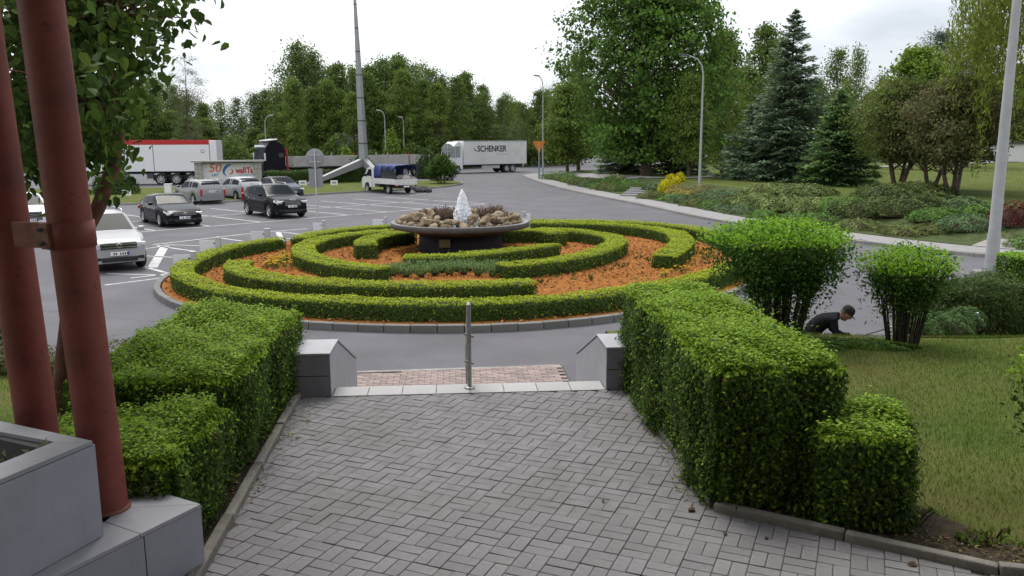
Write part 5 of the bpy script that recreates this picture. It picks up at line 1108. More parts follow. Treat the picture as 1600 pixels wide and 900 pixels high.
def mound(name, loc, rx, ry, h, cols, label, n=2500, leaf=.10, asp=.35, m=None, rz=0.0, group=None, cat='shrub', spiky=.4, core=TWIG):
    r = empty(name, loc, rz, label, cat, group); rs = np.random.default_rng(int(abs(loc[0]*37+loc[1]*91)*10) % 99999)
    nu, nv = 16, 6; vs = []
    for i in range(nv+1):
        e = i/nv*math.pi/2
        for j in range(nu): a = 2*math.pi*j/nu; vs.append((rx*.84*math.cos(e)*math.cos(a), ry*.84*math.cos(e)*math.sin(a), h*.80*math.sin(e)-.08))
    MB().add(vs, [(i*nu+j, i*nu+(j+1) % nu, (i+1)*nu+(j+1) % nu, (i+1)*nu+j) for i in range(nv) for j in range(nu)], True).build('inner_twigs', core, r)
    a = rs.uniform(0, 6.283, n); e = np.arcsin(rs.uniform(0, 1, n)); lump = 1+.10*np.sin(a*5+e*4)+.07*np.sin(a*11+3*e)+rs.normal(0, .04, n)
    P = np.c_[rx*np.cos(e)*np.cos(a)*lump, ry*np.cos(e)*np.sin(a)*lump, h*np.sin(e)*lump]; Nn = np.c_[np.cos(a)*np.cos(e), np.sin(a)*np.cos(e), np.sin(e)]
    tone = (1+.25*np.sin(a*6+e*5+loc[0]))[:, None]
    Al = np.c_[np.cos(a), np.sin(a), np.full(n, spiky)]+rs.normal(0, .5, (n, 3)); link('foliage', leafmesh('foliage', P, Nn+rs.normal(0, .45, (n, 3))+np.array((0, 0, .3)), leaf*rng.uniform(.6, 1.4, n), asp, pick(cols, n, .22)*tone, along=Al), r, m or NEEDLE); return r
JUN = [(.08, .12, .07), (.10, .145, .085), (.06, .095, .058)]; JUNG = [(.08, .145, .042), (.10, .17, .048), (.06, .115, .04)]; COT = [(.095, .125, .048), (.125, .15, .065), (.07, .10, .038), (.155, .165, .09)]; BRN = [(.085, .105, .042), (.075, .095, .036), (.105, .11, .05)]
def bank(px, py, w, h, hh, cols, lab, n=2600, leaf=.13, depth=.6, name='juniper', asp=.32):
    p = gl(px, py); s = (p.y*1.01)/FPX; mound(name, (p.x, p.y, p.z-.02), w*s/2, w*s/2*depth, hh*.82, cols, lab, n, leaf, asp, rz=R(-50) if px < 1120 else R(-15), group='plants on the bank along the pavement')
bank(875, 281, 72, 20, .95, JUNG, 'dark green juniper at the far left end of the bank'); bank(918, 290, 70, 18, .75, BRN, 'brownish low juniper second from the left end of the bank', name='juniper'); bank(950, 292, 46, 16, .8, JUNG, 'green shrub before the white-flecked one on the bank', name='shrub')
bank(962, 288, 46, 20, .85, COT+[(.35, .35, .25)], 'white-flecked variegated shrub on the bank', name='variegated_shrub'); bank(985, 298, 58, 22, .9, JUNG, 'dense green juniper left of the stone steps')
bank(1022, 301, 46, 20, .7, JUN, 'grey green juniper right of the stone steps')
for x, y, w, lb in ((1040, 297, 20, 'golden ball shrub, front left of the golden group'), (1056, 294, 20, 'golden ball shrub, front right of the golden group'), (1048, 288, 20, 'golden ball shrub, back left of the golden group'), (1062, 286, 18, 'golden ball shrub, topmost of the golden group'), (1036, 302, 18, 'golden ball shrub, lowest of the golden group')):
    p = gl(x, y); s = p.y/FPX; mound('golden_shrub', (p.x, p.y, p.z), w*s/2, w*s/2, .62, [(.42, .36, .015), (.52, .42, .02), (.33, .32, .02)], lb, 1500, .09, .6, LEAF, group='golden ball shrubs')
for k, (x, y) in enumerate(((1055, 305), (1072, 303), (1085, 300), (1066, 309), (1095, 305), (1100, 298), (1080, 309), (1062, 299))):
    p = gl(x, y); mound('heather', (p.x, p.y, p.z-.03), .75, .6, .42, [[(.30, .22, .04), (.24, .20, .05)], [(.20, .16, .10), (.16, .15, .09)], [(.13, .14, .07), (.18, .17, .09)]][k % 3], 'low ochre and grey heather cushion around the curved lamp post', 900, .08, .5, LEAF, group='heather cushions by the lamp post')
bank(1112, 318, 80, 18, .8, JUN, 'blue green juniper right of the curved lamp post'); bank(1145, 318, 90, 22, .85, JUN, 'wide blue green juniper at the left end of the long ground cover')
for k, (x, y, w) in enumerate(((1180, 322, 95), (1230, 328, 100), (1280, 332, 100), (1205, 306, 90), (1255, 307, 90))): bank(x, y, w, 24, .70, COT, 'pale olive ground cover, '+('front' if y > 310 else 'back')+' clump '+('left' if x < 1220 else ('right' if x > 1260 else 'middle'))+' of the long bank', 3600, .12, .7, 'ground_cover', .6)
bank(1322, 332, 90, 26, .8, JUNG, 'dark green shrub between pale ground cover and dense cotoneaster')
for k, (x, y, w) in enumerate(((1365, 338, 105), (1415, 336, 110), (1450, 330, 90), (1390, 312, 110), (1435, 308, 100))): bank(x, y, w, 30, .85, [(.05, .075, .028), (.07, .095, .035), (.10, .115, .055), (.035, .05, .022)], 'dense dark cotoneaster, '+('front' if y > 315 else 'back')+' clump '+('left' if x < 1395 else ('right' if x > 1440 else 'middle')), 4200, .10, .7, 'cotoneaster', .6)
bank(1465, 345, 85, 24, .55, JUNG, 'bright green spreading juniper below the cotoneaster'); bank(1500, 330, 80, 22, .6, JUN, 'grey juniper behind the bright green one'); bank(1520, 360, 110, 26, .6, JUN, 'big blue grey juniper left of the right lamp post'); bank(1465, 366, 80, 18, .4, BRN, 'brownish flat juniper at the gravel'); bank(1530, 340, 70, 20, .5, JUNG, 'green juniper next to the right lamp post')
bank(1590, 352, 90, 40, .95, [(.065, .018, .022), (.09, .025, .03), (.05, .016, .018)], 'dark purple barberry at the right edge behind the lamp post', 3200, .08, .8, 'barberry', .6); bank(1640, 345, 90, 40, 1.0, [(.065, .018, .022), (.09, .025, .03)], 'dark purple barberry cut by the right edge', 2500, .08, .8, 'barberry', .6)
random.seed(44); Qe = offs(KL, PAVW+.75); de = np.r_[0, np.cumsum(np.linalg.norm(np.diff(Qe, axis=0), axis=1))]; sv = 24.0
while sv < 106:
    x, y = np.interp(sv, de, Qe[:, 0]), np.interp(sv, de, Qe[:, 1]); pxl = 800+FPX*x/(y*1.0)
    if not (965 < pxl < 1015):
        wv_ = random.uniform(.75, 1.15); jk = random.randrange(4); mound('low_juniper', (x+random.uniform(-.1, .3), y+random.uniform(-.2, .2), .14), wv_, .75, random.uniform(.35, .55), (JUN, JUNG, COT, BRN)[jk], 'low '+('blue green', 'bright green', 'pale olive', 'brownish')[jk]+' juniper at the inner pavement edge', 1500, .12, .32, rz=random.uniform(0, 3), group=('blue green', 'bright green', 'pale olive', 'brownish')[jk]+' junipers along the pavement')
    sv += random.uniform(1.5, 2.3) if y > 33 else random.uniform(4, 5.5)
p = g(1500, 860, PZ)
for k in range(26):
    t = random.random(); x = 1.75+t*2.9; y = np.interp(x, [1.5, 3.0, 4.6], [5.85, 4.95, 4.55])+random.uniform(.02, .4)
    tuft('weed', (x, y, PZ), 8, random.uniform(.07, .15), .12, [(.06, .11, .025), (.09, .14, .03), (.13, .11, .05)], 'small weed growing in the soil along the path edging', 'weed', 'weeds along the path edging', .05, .5, blades=5)
# dark clipped hedge, bright hedge, low plants at the end of the near lawn
hedge('clipped_hedge', [gd(1462, 455, 13.6), gd(1590, 445, 14.2)], 1.1, .25, 1.38, 'dark round-shouldered hedge at the end of the near lawn', None, leaf=.055, dens=2200, young=.30, gy=[(.06, .10, .025)], go=[(.030, .055, .016), (.042, .07, .02), (.055, .06, .028)], bump=.08, corew=.16)
hedge('clipped_hedge', [gd(1580, 425, 16.4), gd(1720, 425, 16.8)], .9, .1, 1.52, 'bright yellow green clipped hedge at the right edge', None, leaf=.055, dens=1700, young=.9, gy=SH_Y, go=SH_O, bump=.03, corew=.12)
for x, y, w, lb in ((1470, 515, .75, 'low green plant at the foot of the dark hedge'), (1440, 512, .5, 'low green plant between shrub and dark hedge'), (1505, 506, .5, 'small low plant beside the plastic bag')):
    p = g(x, y, 1.05); mound('low_plant', (p.x, p.y, 1.02), w*.6, w*.45, .24, [(.055, .10, .04), (.075, .12, .05)], lb, 1700, .06, .35, LEAF)
for x, y, w, lb in ((1340, 540, .9, 'weedy ground cover at the lawn edge before the crouching person'), (1385, 545, .6, 'weeds at the foot of the vase-shaped shrub'), (1290, 545, .5, 'weeds between tall hedge and crouching person')):
    p = g(x, y, 1.1); mound('weeds', (p.x, p.y, 1.06), w*.65, w*.22, .10, [(.08, .14, .03), (.11, .165, .045), (.065, .11, .03)], lb, 1500, .06, .5, LEAF)
p = gd(1672, 720, 5.9); stem_shrub('privet_shrub', (p.x, p.y, PZ), .42, 1.25, .2, (PRIV_Y, PRIV_O), 'dark shrub cut by the right edge on the near lawn', 30, 7000, .04, .1)
p = gd(-20, 470, 14); mound('blue_conifer', (p.x-.25, p.y, .0), .85, .8, 1.9, BLUS, 'blue grey conifer at the left edge beside the road', 5200, .13, .3)
hedge('clipped_hedge', [(-4.6, 9.9), (-9, 10.2)], .8, .35, 1.25, 'brownish low hedge left of the red pipes', None, leaf=.05, dens=1100, young=.3, gy=[(.09, .10, .03)], go=[(.06, .055, .03), (.08, .07, .04)], bump=.06, corew=.12)
p = g(690, 286, .12); stem_shrub('round_bush', (p.x, p.y, .1), 1.45, 2.55, .3, ([(.045, .085, .02), (.06, .10, .024)], [(.026, .052, .015), (.036, .068, .018)]), 'round dark green bush at the tip of the grass island', 26, 9000, .17, .62, 0, 'shrub', None, .55)
p = g(667, 281, .12); mound('round_bush', (p.x-.6, p.y+6, .1), 1.2, 1.1, 2.6, [(.03, .055, .018), (.04, .07, .02)], 'dark bush half hidden behind the round one', 2200, .2, .6, LEAF)
p = g(572, 279, .12); mound('round_bush', (p.x, p.y-2.5, .1), 1.3, 1.2, 2.35, [(.03, .06, .018), (.04, .075, .022)], 'dark bush at the foot of the mast behind the pickup', 2600, .2, .6, LEAF)
p = g(180, 300, .12); mound('round_bush', (p.x, p.y, .1), 1.5, 1.2, 1.7, [(.03, .06, .018), (.04, .075, .022)], 'dark bush on the island behind the foreground tree', 2200, .2, .6, LEAF)
hedge('clipped_hedge', [gd(418, 285, 73.5), gd(560, 285, 78)], 1.2, .1, 1.25, 'dark green hedge along the island under the flatbed lorry', None, leaf=.16, dens=130, young=.4, gy=[(.055, .09, .024)], go=[(.03, .055, .016), (.04, .065, .02)], bump=.07, corew=.15)
for x, lb in ((540, 'left'), (612, 'right')):
    p = gd(x, 262, 95); mound('young_tree', (p.x, p.y, .05), 1.1, 1.0, 2.9 if lb == 'left' else 4.6, LIME, 'bright young tree sprouting behind the flatbed, '+lb+' of the mast', 1500, .28, .6, LEAF, cat='tree')

# ------------------------------------------------------------------ grass blades
def grass(name, pts, h, cols, label):
    n = len(pts); P = np.asarray(pts); a = rng.uniform(0, 6.283, n); ln_ = rng.normal(0, .4, (n, 2)); L = h*rng.uniform(.5, 1.3, n)
    Al = np.c_[ln_, np.ones(n)]; P = P+np.c_[ln_*L[:, None]*.4, L*.42]; me = leafmesh(name, P, np.c_[np.cos(a), np.sin(a), np.full(n, .15)], L, .13, pick(cols, n, .3), along=Al); o = link(name, me, None, LEAF); return tag(o, label, 'grass', kind='stuff')
n = 190000; xs = rng.uniform(1.9, 11, n); ys = rng.uniform(4.4, 12.6, n); ok = ~((xs < 2.35) & (ys < 9.2)) & ~((xs < 2.9) & (ys < 6.1)) & (ys > np.interp(xs, [1.5, 3.0, 4.6, 12], [5.85, 4.95, 4.55, 4.3])+rng.exponential(.16, n)) & (xs < ys*.72+.6); xs, ys = xs[ok], ys[ok]
dry = np.sin(xs*1.9+.7)*np.sin(ys*1.4+.3)+.5*np.sin(xs*4.1)*np.sin(ys*3.7); gk = rng.random(len(xs)) < .68-.5*dry
GR = [(.080, .128, .026), (.10, .152, .032), (.060, .104, .022)]; GD = [(.17, .145, .062), (.14, .13, .05), (.10, .105, .034)]
z_ = znear(xs, ys)
grass('grass', np.c_[xs, ys, z_][gk], .04, GR, 'green mown grass of the near lawn'); grass('dry_grass', np.c_[xs, ys, z_][~gk], .036, GD, 'straw-coloured dry grass mixed into the near lawn')
n = 14000; xs = rng.uniform(-9, -3.7, n); ys = rng.uniform(4.5, 10.5, n); grass('grass', np.c_[xs, ys, znear(xs, ys)], .05, GD+GR, 'patchy grass left of the red pipes')
n = 26000; xs = rng.uniform(3, 60, n); ys = rng.uniform(22, 100, n); zz = zlawn(xs[None], ys[None])[0]; ok = (inside_lawn(xs[None], ys[None])[0] > 2.5); grass('grass', np.c_[xs, ys, zz][ok], .12, GR+GD[:1], 'mown grass of the park lawn')
# ================================================================== STREET FURNITURE, SIGNS, PERSON
GALV = mat('lamp_post_grey', (.33, .335, .34), .55, .4, var=.08, scale=3, stain=(.25, .25, .25, .5), stain_scale=2)
def lamp(px, py, d, ptop, lab, arm=None, r0=.07, z0=None):
    b = gd(px, py, d); 
    if z0 is not None: b.z = z0
    top = gd(ptop[0], ptop[1], d); h = top.z-b.z; r = empty('street_lamp', b, 0, lab, 'street lamp', 'street lamps')
    MB().tube([(0, 0, 0), (0, 0, 1.1), (0, 0, 1.16), (0, 0, h)], [r0*1.15, r0*1.1, r0, r0*.6], 16).build('post', GALV, r)
    if arm:
        ax = arm[0]; MB().tube([(0, 0, h-.02), (ax*.10, 0, h+.55), (ax*.38, 0, h+.95), (ax*.75, 0, h+1.10), (ax, 0, h+1.16)], r0*.55, 8).build('arm', GALV, r)
        hd = MB().box((ax*1.25, 0, h+1.20), (.62, .24, .13), ry=.10 if ax < 0 else -.1, bev=.045).build('lamp_head', DARKM if arm[1] else GALV, r); MB().box((ax*1.25, 0, h+1.13), (.40, .18, .03), ry=.10 if ax < 0 else -.1).build('lamp_glass', LAMPG, hd)
    return r
lamp(1092, 303, 54, (1099, 118), 'tall curved-arm street lamp in front of the huge maple', (-1.0, True), .085, .55)
r = lamp(1548, 415, 22.6, (1584, -150), 'thick pale lamp post at the right edge, running out of the frame', None, .15, .12); MB().box((0, 0, .06), (.9, .35, .12), bev=.02).build('footing', CONC, r)
lamp(848, 270, 83, (847, 138), 'straight lamp post beside the orange sign, right of the white lorry', (-.5, False), .08, .1)
for x, yt, d, ax, lb in ((603, 186, 112, -.6, 'far lamp post right of the mast with arm to the left'), (417, 193, 112, .7, 'far lamp post above the black tractor unit'), (632, 196, 116, -.3, 'thin far lamp post, second right of the mast')): lamp(x, 255, d, (x-2, yt), lb, (ax, False), .09, .05)
# mast: tapering clad pylon on splayed legs
MASTM = mat('mast_grey', (.27, .275, .285), .5, .5, metal=.3, var=.12, scale=1.2, stain=(.20, .20, .20, .4), stain_scale=.6)
D = 78; b0 = gd(569, 262, D); b0.z = 0; mr = empty('mast', b0, 0, 'tall tapering grey mast on splayed legs rising out of the frame', 'mast')
zs = [1.6]+[1.6+2.05*k for k in range(1, 14)]
def mw(z): return max(.08, .46-.0205*z)
def mx_(z): return -.022*(z-1.6)
for i in range(len(zs)-1):
    a, b = zs[i], zs[i+1]-.05; vs = []
    for z in (a, b):
        w_ = mw(z); vs += [(mx_(z)-w_, -.45*w_, z), (mx_(z)+w_*.35, -.8*w_, z), (mx_(z)+w_, .1, z), (mx_(z), w_, z)]
    MB().add(vs, [(0, 1, 5, 4), (1, 2, 6, 5), (2, 3, 7, 6), (3, 0, 4, 7), (4, 5, 6, 7), (3, 2, 1, 0)]).build('mast_segment', MASTM, mr)
    z = zs[i+1]-.025; w_ = mw(z)*1.04; MB().add([(mx_(z)-w_, -.45*w_, z-.05), (mx_(z)+w_*.35, -.8*w_, z-.05), (mx_(z)+w_, .1, z-.05), (mx_(z), w_, z-.05), (mx_(z)-w_, -.45*w_, z+.05), (mx_(z)+w_*.35, -.8*w_, z+.05), (mx_(z)+w_, .1, z+.05), (mx_(z), w_, z+.05)], [(0, 1, 5, 4), (1, 2, 6, 5), (2, 3, 7, 6), (3, 0, 4, 7), (4, 5, 6, 7), (3, 2, 1, 0)]).build('flange', DARKM, mr)
for dx, dy in ((-4.0, -5.0), (2.6, -3.8), (.3, 3.4)):
    e = Vector((dx, dy, .1)); s_ = Vector((dx*.05, dy*.05, 1.9)); n_ = Vector((-dy, dx, 0)).normalized()*.26; u_ = Vector((0, 0, .34)); vs = [s_-n_-u_, s_+n_-u_, s_+n_+u_, s_-n_+u_, e-n_*.8-u_*.3, e+n_*.8-u_*.3, e+n_*.8+u_*.6, e-n_*.8+u_*.6]
    MB().add(vs, [(0, 1, 2, 3), (7, 6, 5, 4), (0, 4, 5, 1), (1, 5, 6, 2), (2, 6, 7, 3), (3, 7, 4, 0)]).build('leg', MASTM, mr); MB().box((dx*1.02, dy*1.02, .12), (.9, .7, .24), bev=.02).build('footing', CONC, mr)
# billboard with stone pillars
STONE = mat('field_stone', (.26, .24, .22), .9, .2, col2=(.42, .40, .37), scale=6, bump=.9, bscale=12); ROOFM = mat('roof_grey', (.30, .29, .28), .7, var=.1)
a = gd(304, 296, 62.5); b = gd(412, 296, 64.0); c = (a+b)/2; W_ = (b-a).length; bb = empty('billboard', (c.x, c.y, .12), math.atan2(b.y-a.y, b.x-a.x), 'white billboard with red and blue lettering between stone pillars under a flat roof', 'billboard')
zt = gd(355, 250, 63).z-.12
def pillar(x):
    r_ = MB().box((x, 0, zt/2-.05), (.52, .52, zt-.1)).build('stone_pillar', STONE, bb)
    for i in range(6):
        for j in range(2): MB().box((x-.13+.26*j+random.uniform(-.02, .02), -.265, .2+i*(zt-.3)/6), (.24+random.uniform(-.05, .02), .05+random.uniform(0, .03), (zt-.3)/6-.05), bev=.02).build('stone', STONE, r_)
pillar(-W_/2+.35); pillar(W_/2-.35)
MB().box((0, 0, zt), (W_+.25, 1.0, .13), bev=.015).build('roof', ROOFM, bb)
BOARD = mat('board_white', (.60, .60, .60), .5, var=.03); MB().box((0, .05, zt/2+.40), (W_-1.25, .08, zt-.95), bev=.005).build('panel', BOARD, bb); MB().box((0, .05, .25), (W_-1.25, .3, .5), bev=.01).build('plinth', STONE, bb)
MB().box((0, .05, zt-.11), (W_-1.25, .12, .07)).build('panel_frame', DARKM, bb)
INKR = mat('ink_red', (.50, .035, .02), .5); INKO = mat('ink_orange', (.60, .14, .06), .5); INKB = mat('ink_blue', (.02, .12, .36), .5); INKD = mat('ink_darkred', (.42, .03, .04), .5)
def fit(o, wd): xs_ = [v.co.x for v in o.data.vertices]; o.scale = (wd/(max(xs_)-min(xs_)), 1, 1); return o
yz_ = .002; zc_ = zt-.72; up = (math.pi/2, 0, 0)
fit(lettering('50', .88, INKO, bb, (-.98, yz_, zt-.52), up, bold=.010, shear=.18), .92); fit(lettering('LAT', .26, INKB, bb, (-1.0, yz_, zt-1.02), up, bold=.008, shear=.2), .5)
fit(lettering('waRTa', .62, INKD, bb, (1.13, yz_, zt-.72), up, bold=.022), 1.28); MB().box((1.3, yz_, zt-1.04), (1.1, .006, .045)).build('small_print', INKB, bb)
def crescent(nm, m, cx, cz, r_o, a0, a1, th, lean):
    vs = []; n = 16
    for i in range(n):
        t = i/(n-1); a = a0+(a1-a0)*t; w_ = th*math.sin(math.pi*min(1, .08+t*.92))+.01; vs += [(cx+(r_o)*math.cos(a)+lean*math.sin(a), yz_, cz+r_o*1.05*math.sin(a)), (cx+(r_o-w_)*math.cos(a)+lean*math.sin(a), yz_, cz+(r_o-w_)*1.05*math.sin(a))]
    o = MB().add(vs, [(2*i, 2*i+1, 2*i+3, 2*i+2) for i in range(n-1)]).build(nm, m, bb); s_ = o.modifiers.new('s', 'SOLIDIFY'); s_.thickness = .006
crescent('emblem', INKB, .0, zc_+.06, .42, R(75), R(265), .2, .10); crescent('emblem', INKR, .14, zc_-.08, .19, R(-120), R(110), .09, .04)
# round road signs seen from behind
SIGNB = mat('sign_back', (.24, .25, .26), .5, .4, metal=.3, var=.06)
def round_sign(px, py, d, cy, rad, lab, rect=True, ptop=None, hw=None):
    b = g(px, py) if d is None else Vector((gd(px, py, d).x, d, 0)); d = b.y; top = gd(px-10, cy-rad, d).z; s = d*1.01/FPX; R_ = rad*s; cz = gd(px, cy, d).z
    r = empty('road_sign', b, 0, lab, 'road sign', 'round road signs'); lx = (px-10-px)*s if False else 0
    MB().tube([(0, 0, 0), (0, 0, cz+R_*.9)], .032, 10).build('post', STEEL, r); q = MB().lathe([(0, -.012), (R_*.96, -.012), (R_, -.004), (R_, .008), (0, .008)], (0, .05, cz), 32, 'y').build('round_plate', SIGNB, r)
    for zz in (cz-R_*.35, cz+R_*.35): MB().box((0, .03, zz), (R_*1.2, .02, .035)).build('brace', STEEL, r)
    if rect: MB().box((0, .05, cz-R_-.02-R_*1.0), (R_*1.5, .016, R_*1.95), bev=.02).build('lower_plate', SIGNB, r)
    return r
rs_ = round_sign(496, 354, None, 246, 14.5, 'back of a round road sign above a rectangular plate, left of the fountain')
round_sign(700, 285, 80, 233, 9, 'back of a round road sign before the cab of the white lorry', False)
b = gd(712, 285, 80); r = empty('road_sign', (b.x, 80, 0), 0, 'back of a square road sign next to the round one before the lorry cab', 'road sign'); zc_ = gd(712, 237, 80).z; MB().tube([(0, 0, 0), (0, 0, zc_+.5)], .035, 8).build('post', STEEL, r); MB().box((0, .05, zc_), (.95, .016, 1.05), bev=.005).build('square_plate', SIGNB, r)
b = gd(842, 262, 82); r = empty('yield_sign', (b.x, 82, 0), 0, 'orange triangular warning sign pointing down beside the lamp post', 'road sign'); zc_ = gd(842, 230, 82).z
MB().tube([(0, 0, 0), (0, 0, zc_+.5)], .04, 8).build('post', STEEL, r); mm = MB(); mm.xprism([(-.62, zc_+.55), (.62, zc_+.55), (0, zc_-.55)], -.03, -.012); mm.build('triangle_plate', mat('sign_orange', (.62, .20, .02), .5), r); MB().box((0, -.02, .9), (.16, .02, 1.4)).build('post_sleeve', mat('sleeve_blue', (.06, .22, .32), .6), r)
# small white plates on the island
for k, (x, y, w_, h_, lb) in enumerate(((198, 307, 14, 9, 'small white plate on the grass left of the grey wagon'), (263, 300, 10, 13, 'white upright box on the grass above the black sedan'), (473, 291, 12, 10, 'small white plate on the grass beside the round sign'), (522, 291, 11, 10, 'small white plate on the grass at the foot of the mast'))):
    p = g(x, y, .12); s = p.y/FPX; r = empty('grass_plate', p, 0, lb, 'plate', 'small plates on the island')
    if k == 1: MB().box((0, 0, .33), (.48, .3, .66), bev=.03).build('cabinet', PLATE, r); MB().box((0, 0, .68), (.54, .36, .05), bev=.01).build('lid', PLATE, r)
    else:
        MB().box((0, 0, .36), (w_*s, .02, .36), bev=.004).build('plate', PLATE, r)
        for q in (-.3, .3): MB().box((q*w_*s, .03, .2), (.04, .03, .42)).build('stake', STEEL, r); 
        MB().box((0, -.013, .36), (w_*s*.6, .004, .14)).build('mark', SIGNB, r)
# small white shed seen between the trunks
b = gd(547, 250, 119); sh = empty('shed', (b.x, 119, 0), .1, 'small pale shed half hidden in the wood left of the mast', 'building'); MB().box((0, 0, 1.8), (3.2, 3, 5.6)).build('wall', mat('shed_wall', (.40, .40, .38), .8, var=.1), sh); MB().box((0, 0, 4.7), (3.6, 3.5, .25), ry=.03).build('roof', ROOFM, sh)
b = gd(1545, 245, 118); sh = empty('shed', (b.x, 118, 0), -.1, 'low white building far behind the park lawn at the right', 'building'); MB().box((0, 0, 1.6), (8, 4, 3.0)).build('wall', mat('shed_white', (.60, .60, .58), .8, var=.1), sh); MB().box((0, 0, 3.2), (8.6, 4.6, .25)).build('roof', DARKM, sh); MB().box((-1, -2.01, 1.5), (1.4, .04, 1.2)).build('window', GLASS, sh)
# stone steps in the bank
p0_ = gl(978, 313); p1_ = gl(1012, 296); ss = empty('stone_steps', p0_, 0, 'stone steps climbing the bank left of the golden shrubs', 'steps')
dv = Vector((p1_.x-p0_.x, p1_.y-p0_.y, 0)); az = math.atan2(dv.y, dv.x)
for k in range(6):
    t = (k+.5)/6; MB().box((dv.x*t*.8, dv.y*t*.8, (p1_.z-p0_.z)*t+.10), (.55, 1.7, .18), rz=az, bev=.015).build('step_slab', PAVE, ss)
# plastic bag, pebbles
p = g(1522, 507, 1.02); bm = bmesh.new(); bmesh.ops.create_icosphere(bm, subdivisions=3, radius=.12)
for v in bm.verts: v.co *= 1+.28*math.sin(v.co.x*60)*math.sin(v.co.y*50+1)+.15*math.sin(v.co.z*70); v.co.z = max(-.05, v.co.z*.7)
me = bpy.data.meshes.new('plastic_bag'); bm.to_mesh(me); bm.free(); o = link('plastic_bag', me, None, mat('bag_plastic', (.50, .53, .55), .25, .5)); o.location = p+Vector((0, 0, .05)); tag(o, 'crumpled pale plastic bag lying on the near lawn', 'plastic bag')
for (x, y, s, lb) in ((1423, 884, .026, 'small grey stone on the path near the bottom right'), (1078, 797, .024, 'dark clod at the bend of the path edging'), (1195, 842, .016, 'crumb of soil on the path below the bend'), (1130, 835, .014, 'small crumb of soil by the path edging'), (940, 783, .012, 'tiny dark pebble in the middle of the path')):
    o = link('pebble', rocks[int(x) % 6].copy(), None, RK[1]); o.location = g(x, y, PZ+.01); o.scale = (s*1.3, s, s*.7); o.rotation_euler = (.2, .1, x); tag(o, lb, 'stone')
n = 900; t = rng.uniform(0, 1, n); xx = 1.55+t*2.6; yy = 5.75-np.minimum(t*2.6, 1.5)*.6+rng.uniform(-.12, .45, n)
xx = np.r_[xx, rng.uniform(1.25, 1.5, 250), rng.uniform(-2.2, -1.95, 250)]; yy = np.r_[yy, rng.uniform(5.8, 8.6, 500)]; n = len(xx)
o = link('leaf_litter', leafmesh('leaf_litter', np.c_[xx, yy, np.full(n, PZ+.02)+rng.uniform(0, .02, n)], np.c_[rng.normal(0, .3, (n, 2)), np.ones(n)], rng.uniform(.015, .05, n), .5, pick([(.11, .075, .045), (.16, .12, .07), (.07, .05, .035), (.06, .08, .03)], n)), None, CHIP); tag(o, 'dry leaves and litter along the path edging', 'leaf litter', kind='stuff')

# ------------------------------------------------------------------ crouching person
def skin_body(name, joints, edges, m, parent, sub=2):
    me = bpy.data.meshes.new(name); me.from_pydata([j[0] for j in joints], edges, []); o = bpy.data.objects.new(name, me); COL.objects.link(o); sk = o.modifiers.new('skin', 'SKIN'); sk.use_smooth_shade = True
    for i, j in enumerate(joints): rr = j[1] if hasattr(j[1], '__len__') else (j[1], j[1]); me.skin_vertices[0].data[i].radius = rr; me.skin_vertices[0].data[i].use_root = (i == 0)
    sb = o.modifiers.new('sub', 'SUBSURF'); sb.levels = sub; sb.render_levels = sub; bpy.context.view_layer.update()
    m2_ = bpy.data.meshes.new_from_object(o.evaluated_get(bpy.context.evaluated_depsgraph_get())); bpy.data.objects.remove(o); m2_.polygons.foreach_set('use_smooth', [True]*len(m2_.polygons)); return link(name, m2_, parent, m)
hp = gd(1318, 492, 13.15); pe = empty('person', (hp.x-.42, 13.15, 0.0), R(-8), 'person in black jacket and dark cap crouching behind the lawn edge, bent over a tool', 'person')
SKIN = mat('skin', (.36, .17, .12), .55, .4, var=.08, scale=8); JKT = mat('black_jacket', (.010, .010, .013), .85, .06, var=.3, scale=6, bump=.35, bscale=12); TRS = mat('dark_trousers', (.035, .04, .055), .8, .2, var=.2); CAPM = mat('cap_black', (.014, .013, .013), .8, .2, var=.2); HAIR = mat('hair_brown', (.05, .035, .025), .8)
hz_ = hp.z                    # height of the head centre
# local: x forward (to the right in the picture); hips low, back arched forward
body = [((-.16, 0, hz_-.46), (.165, .15)), ((-.10, 0, hz_-.30), (.165, .15)), ((.04, 0, hz_-.13), (.17, .145)), ((.19, 0, hz_-.04), (.15, .11)), ((.30, 0, hz_-.03), (.062, .062)), ((.36, 0, hz_-.005), (.058, .058)),
        ((.20, .17, hz_-.09), .075), ((.27, .23, hz_-.30), .056), ((.45, .17, hz_-.38), .044), ((.56, .11, hz_-.36), .034), ((.20, -.17, hz_-.09), .075), ((.24, -.24, hz_-.31), .056), ((.43, -.20, hz_-.36), .044), ((.55, -.14, hz_-.335), .034),
        ((-.12, .11, hz_-.52), .10), ((.24, .17, hz_-.50), .085), ((.10, .16, .12), .055), ((.14, .16, .05), .045), ((.30, .17, .035), .035), ((-.12, -.11, hz_-.52), .10), ((.24, -.17, hz_-.50), .085), ((.10, -.16, .12), .055), ((.14, -.16, .05), .045), ((.30, -.17, .035), .035)]
ed = [(0, 1), (1, 2), (2, 3), (3, 4), (4, 5), (3, 6), (6, 7), (7, 8), (8, 9), (3, 10), (10, 11), (11, 12), (12, 13), (0, 14), (14, 15), (15, 16), (16, 17), (17, 18), (0, 19), (19, 20), (20, 21), (21, 22), (22, 23)]
bo = skin_body('body', body, ed, JKT, pe); bo.data.materials.append(TRS); bo.data.materials.append(SKIN)
for f in bo.data.polygons:
    c_ = f.center
    if c_.z < hz_-.44 and not (c_.x > .36 and c_.z > hz_-.48): f.material_index = 1
    if c_.x > .325 and c_.z > hz_-.12: f.material_index = 2
    if c_.x > .535 and c_.z > hz_-.45: f.material_index = 2
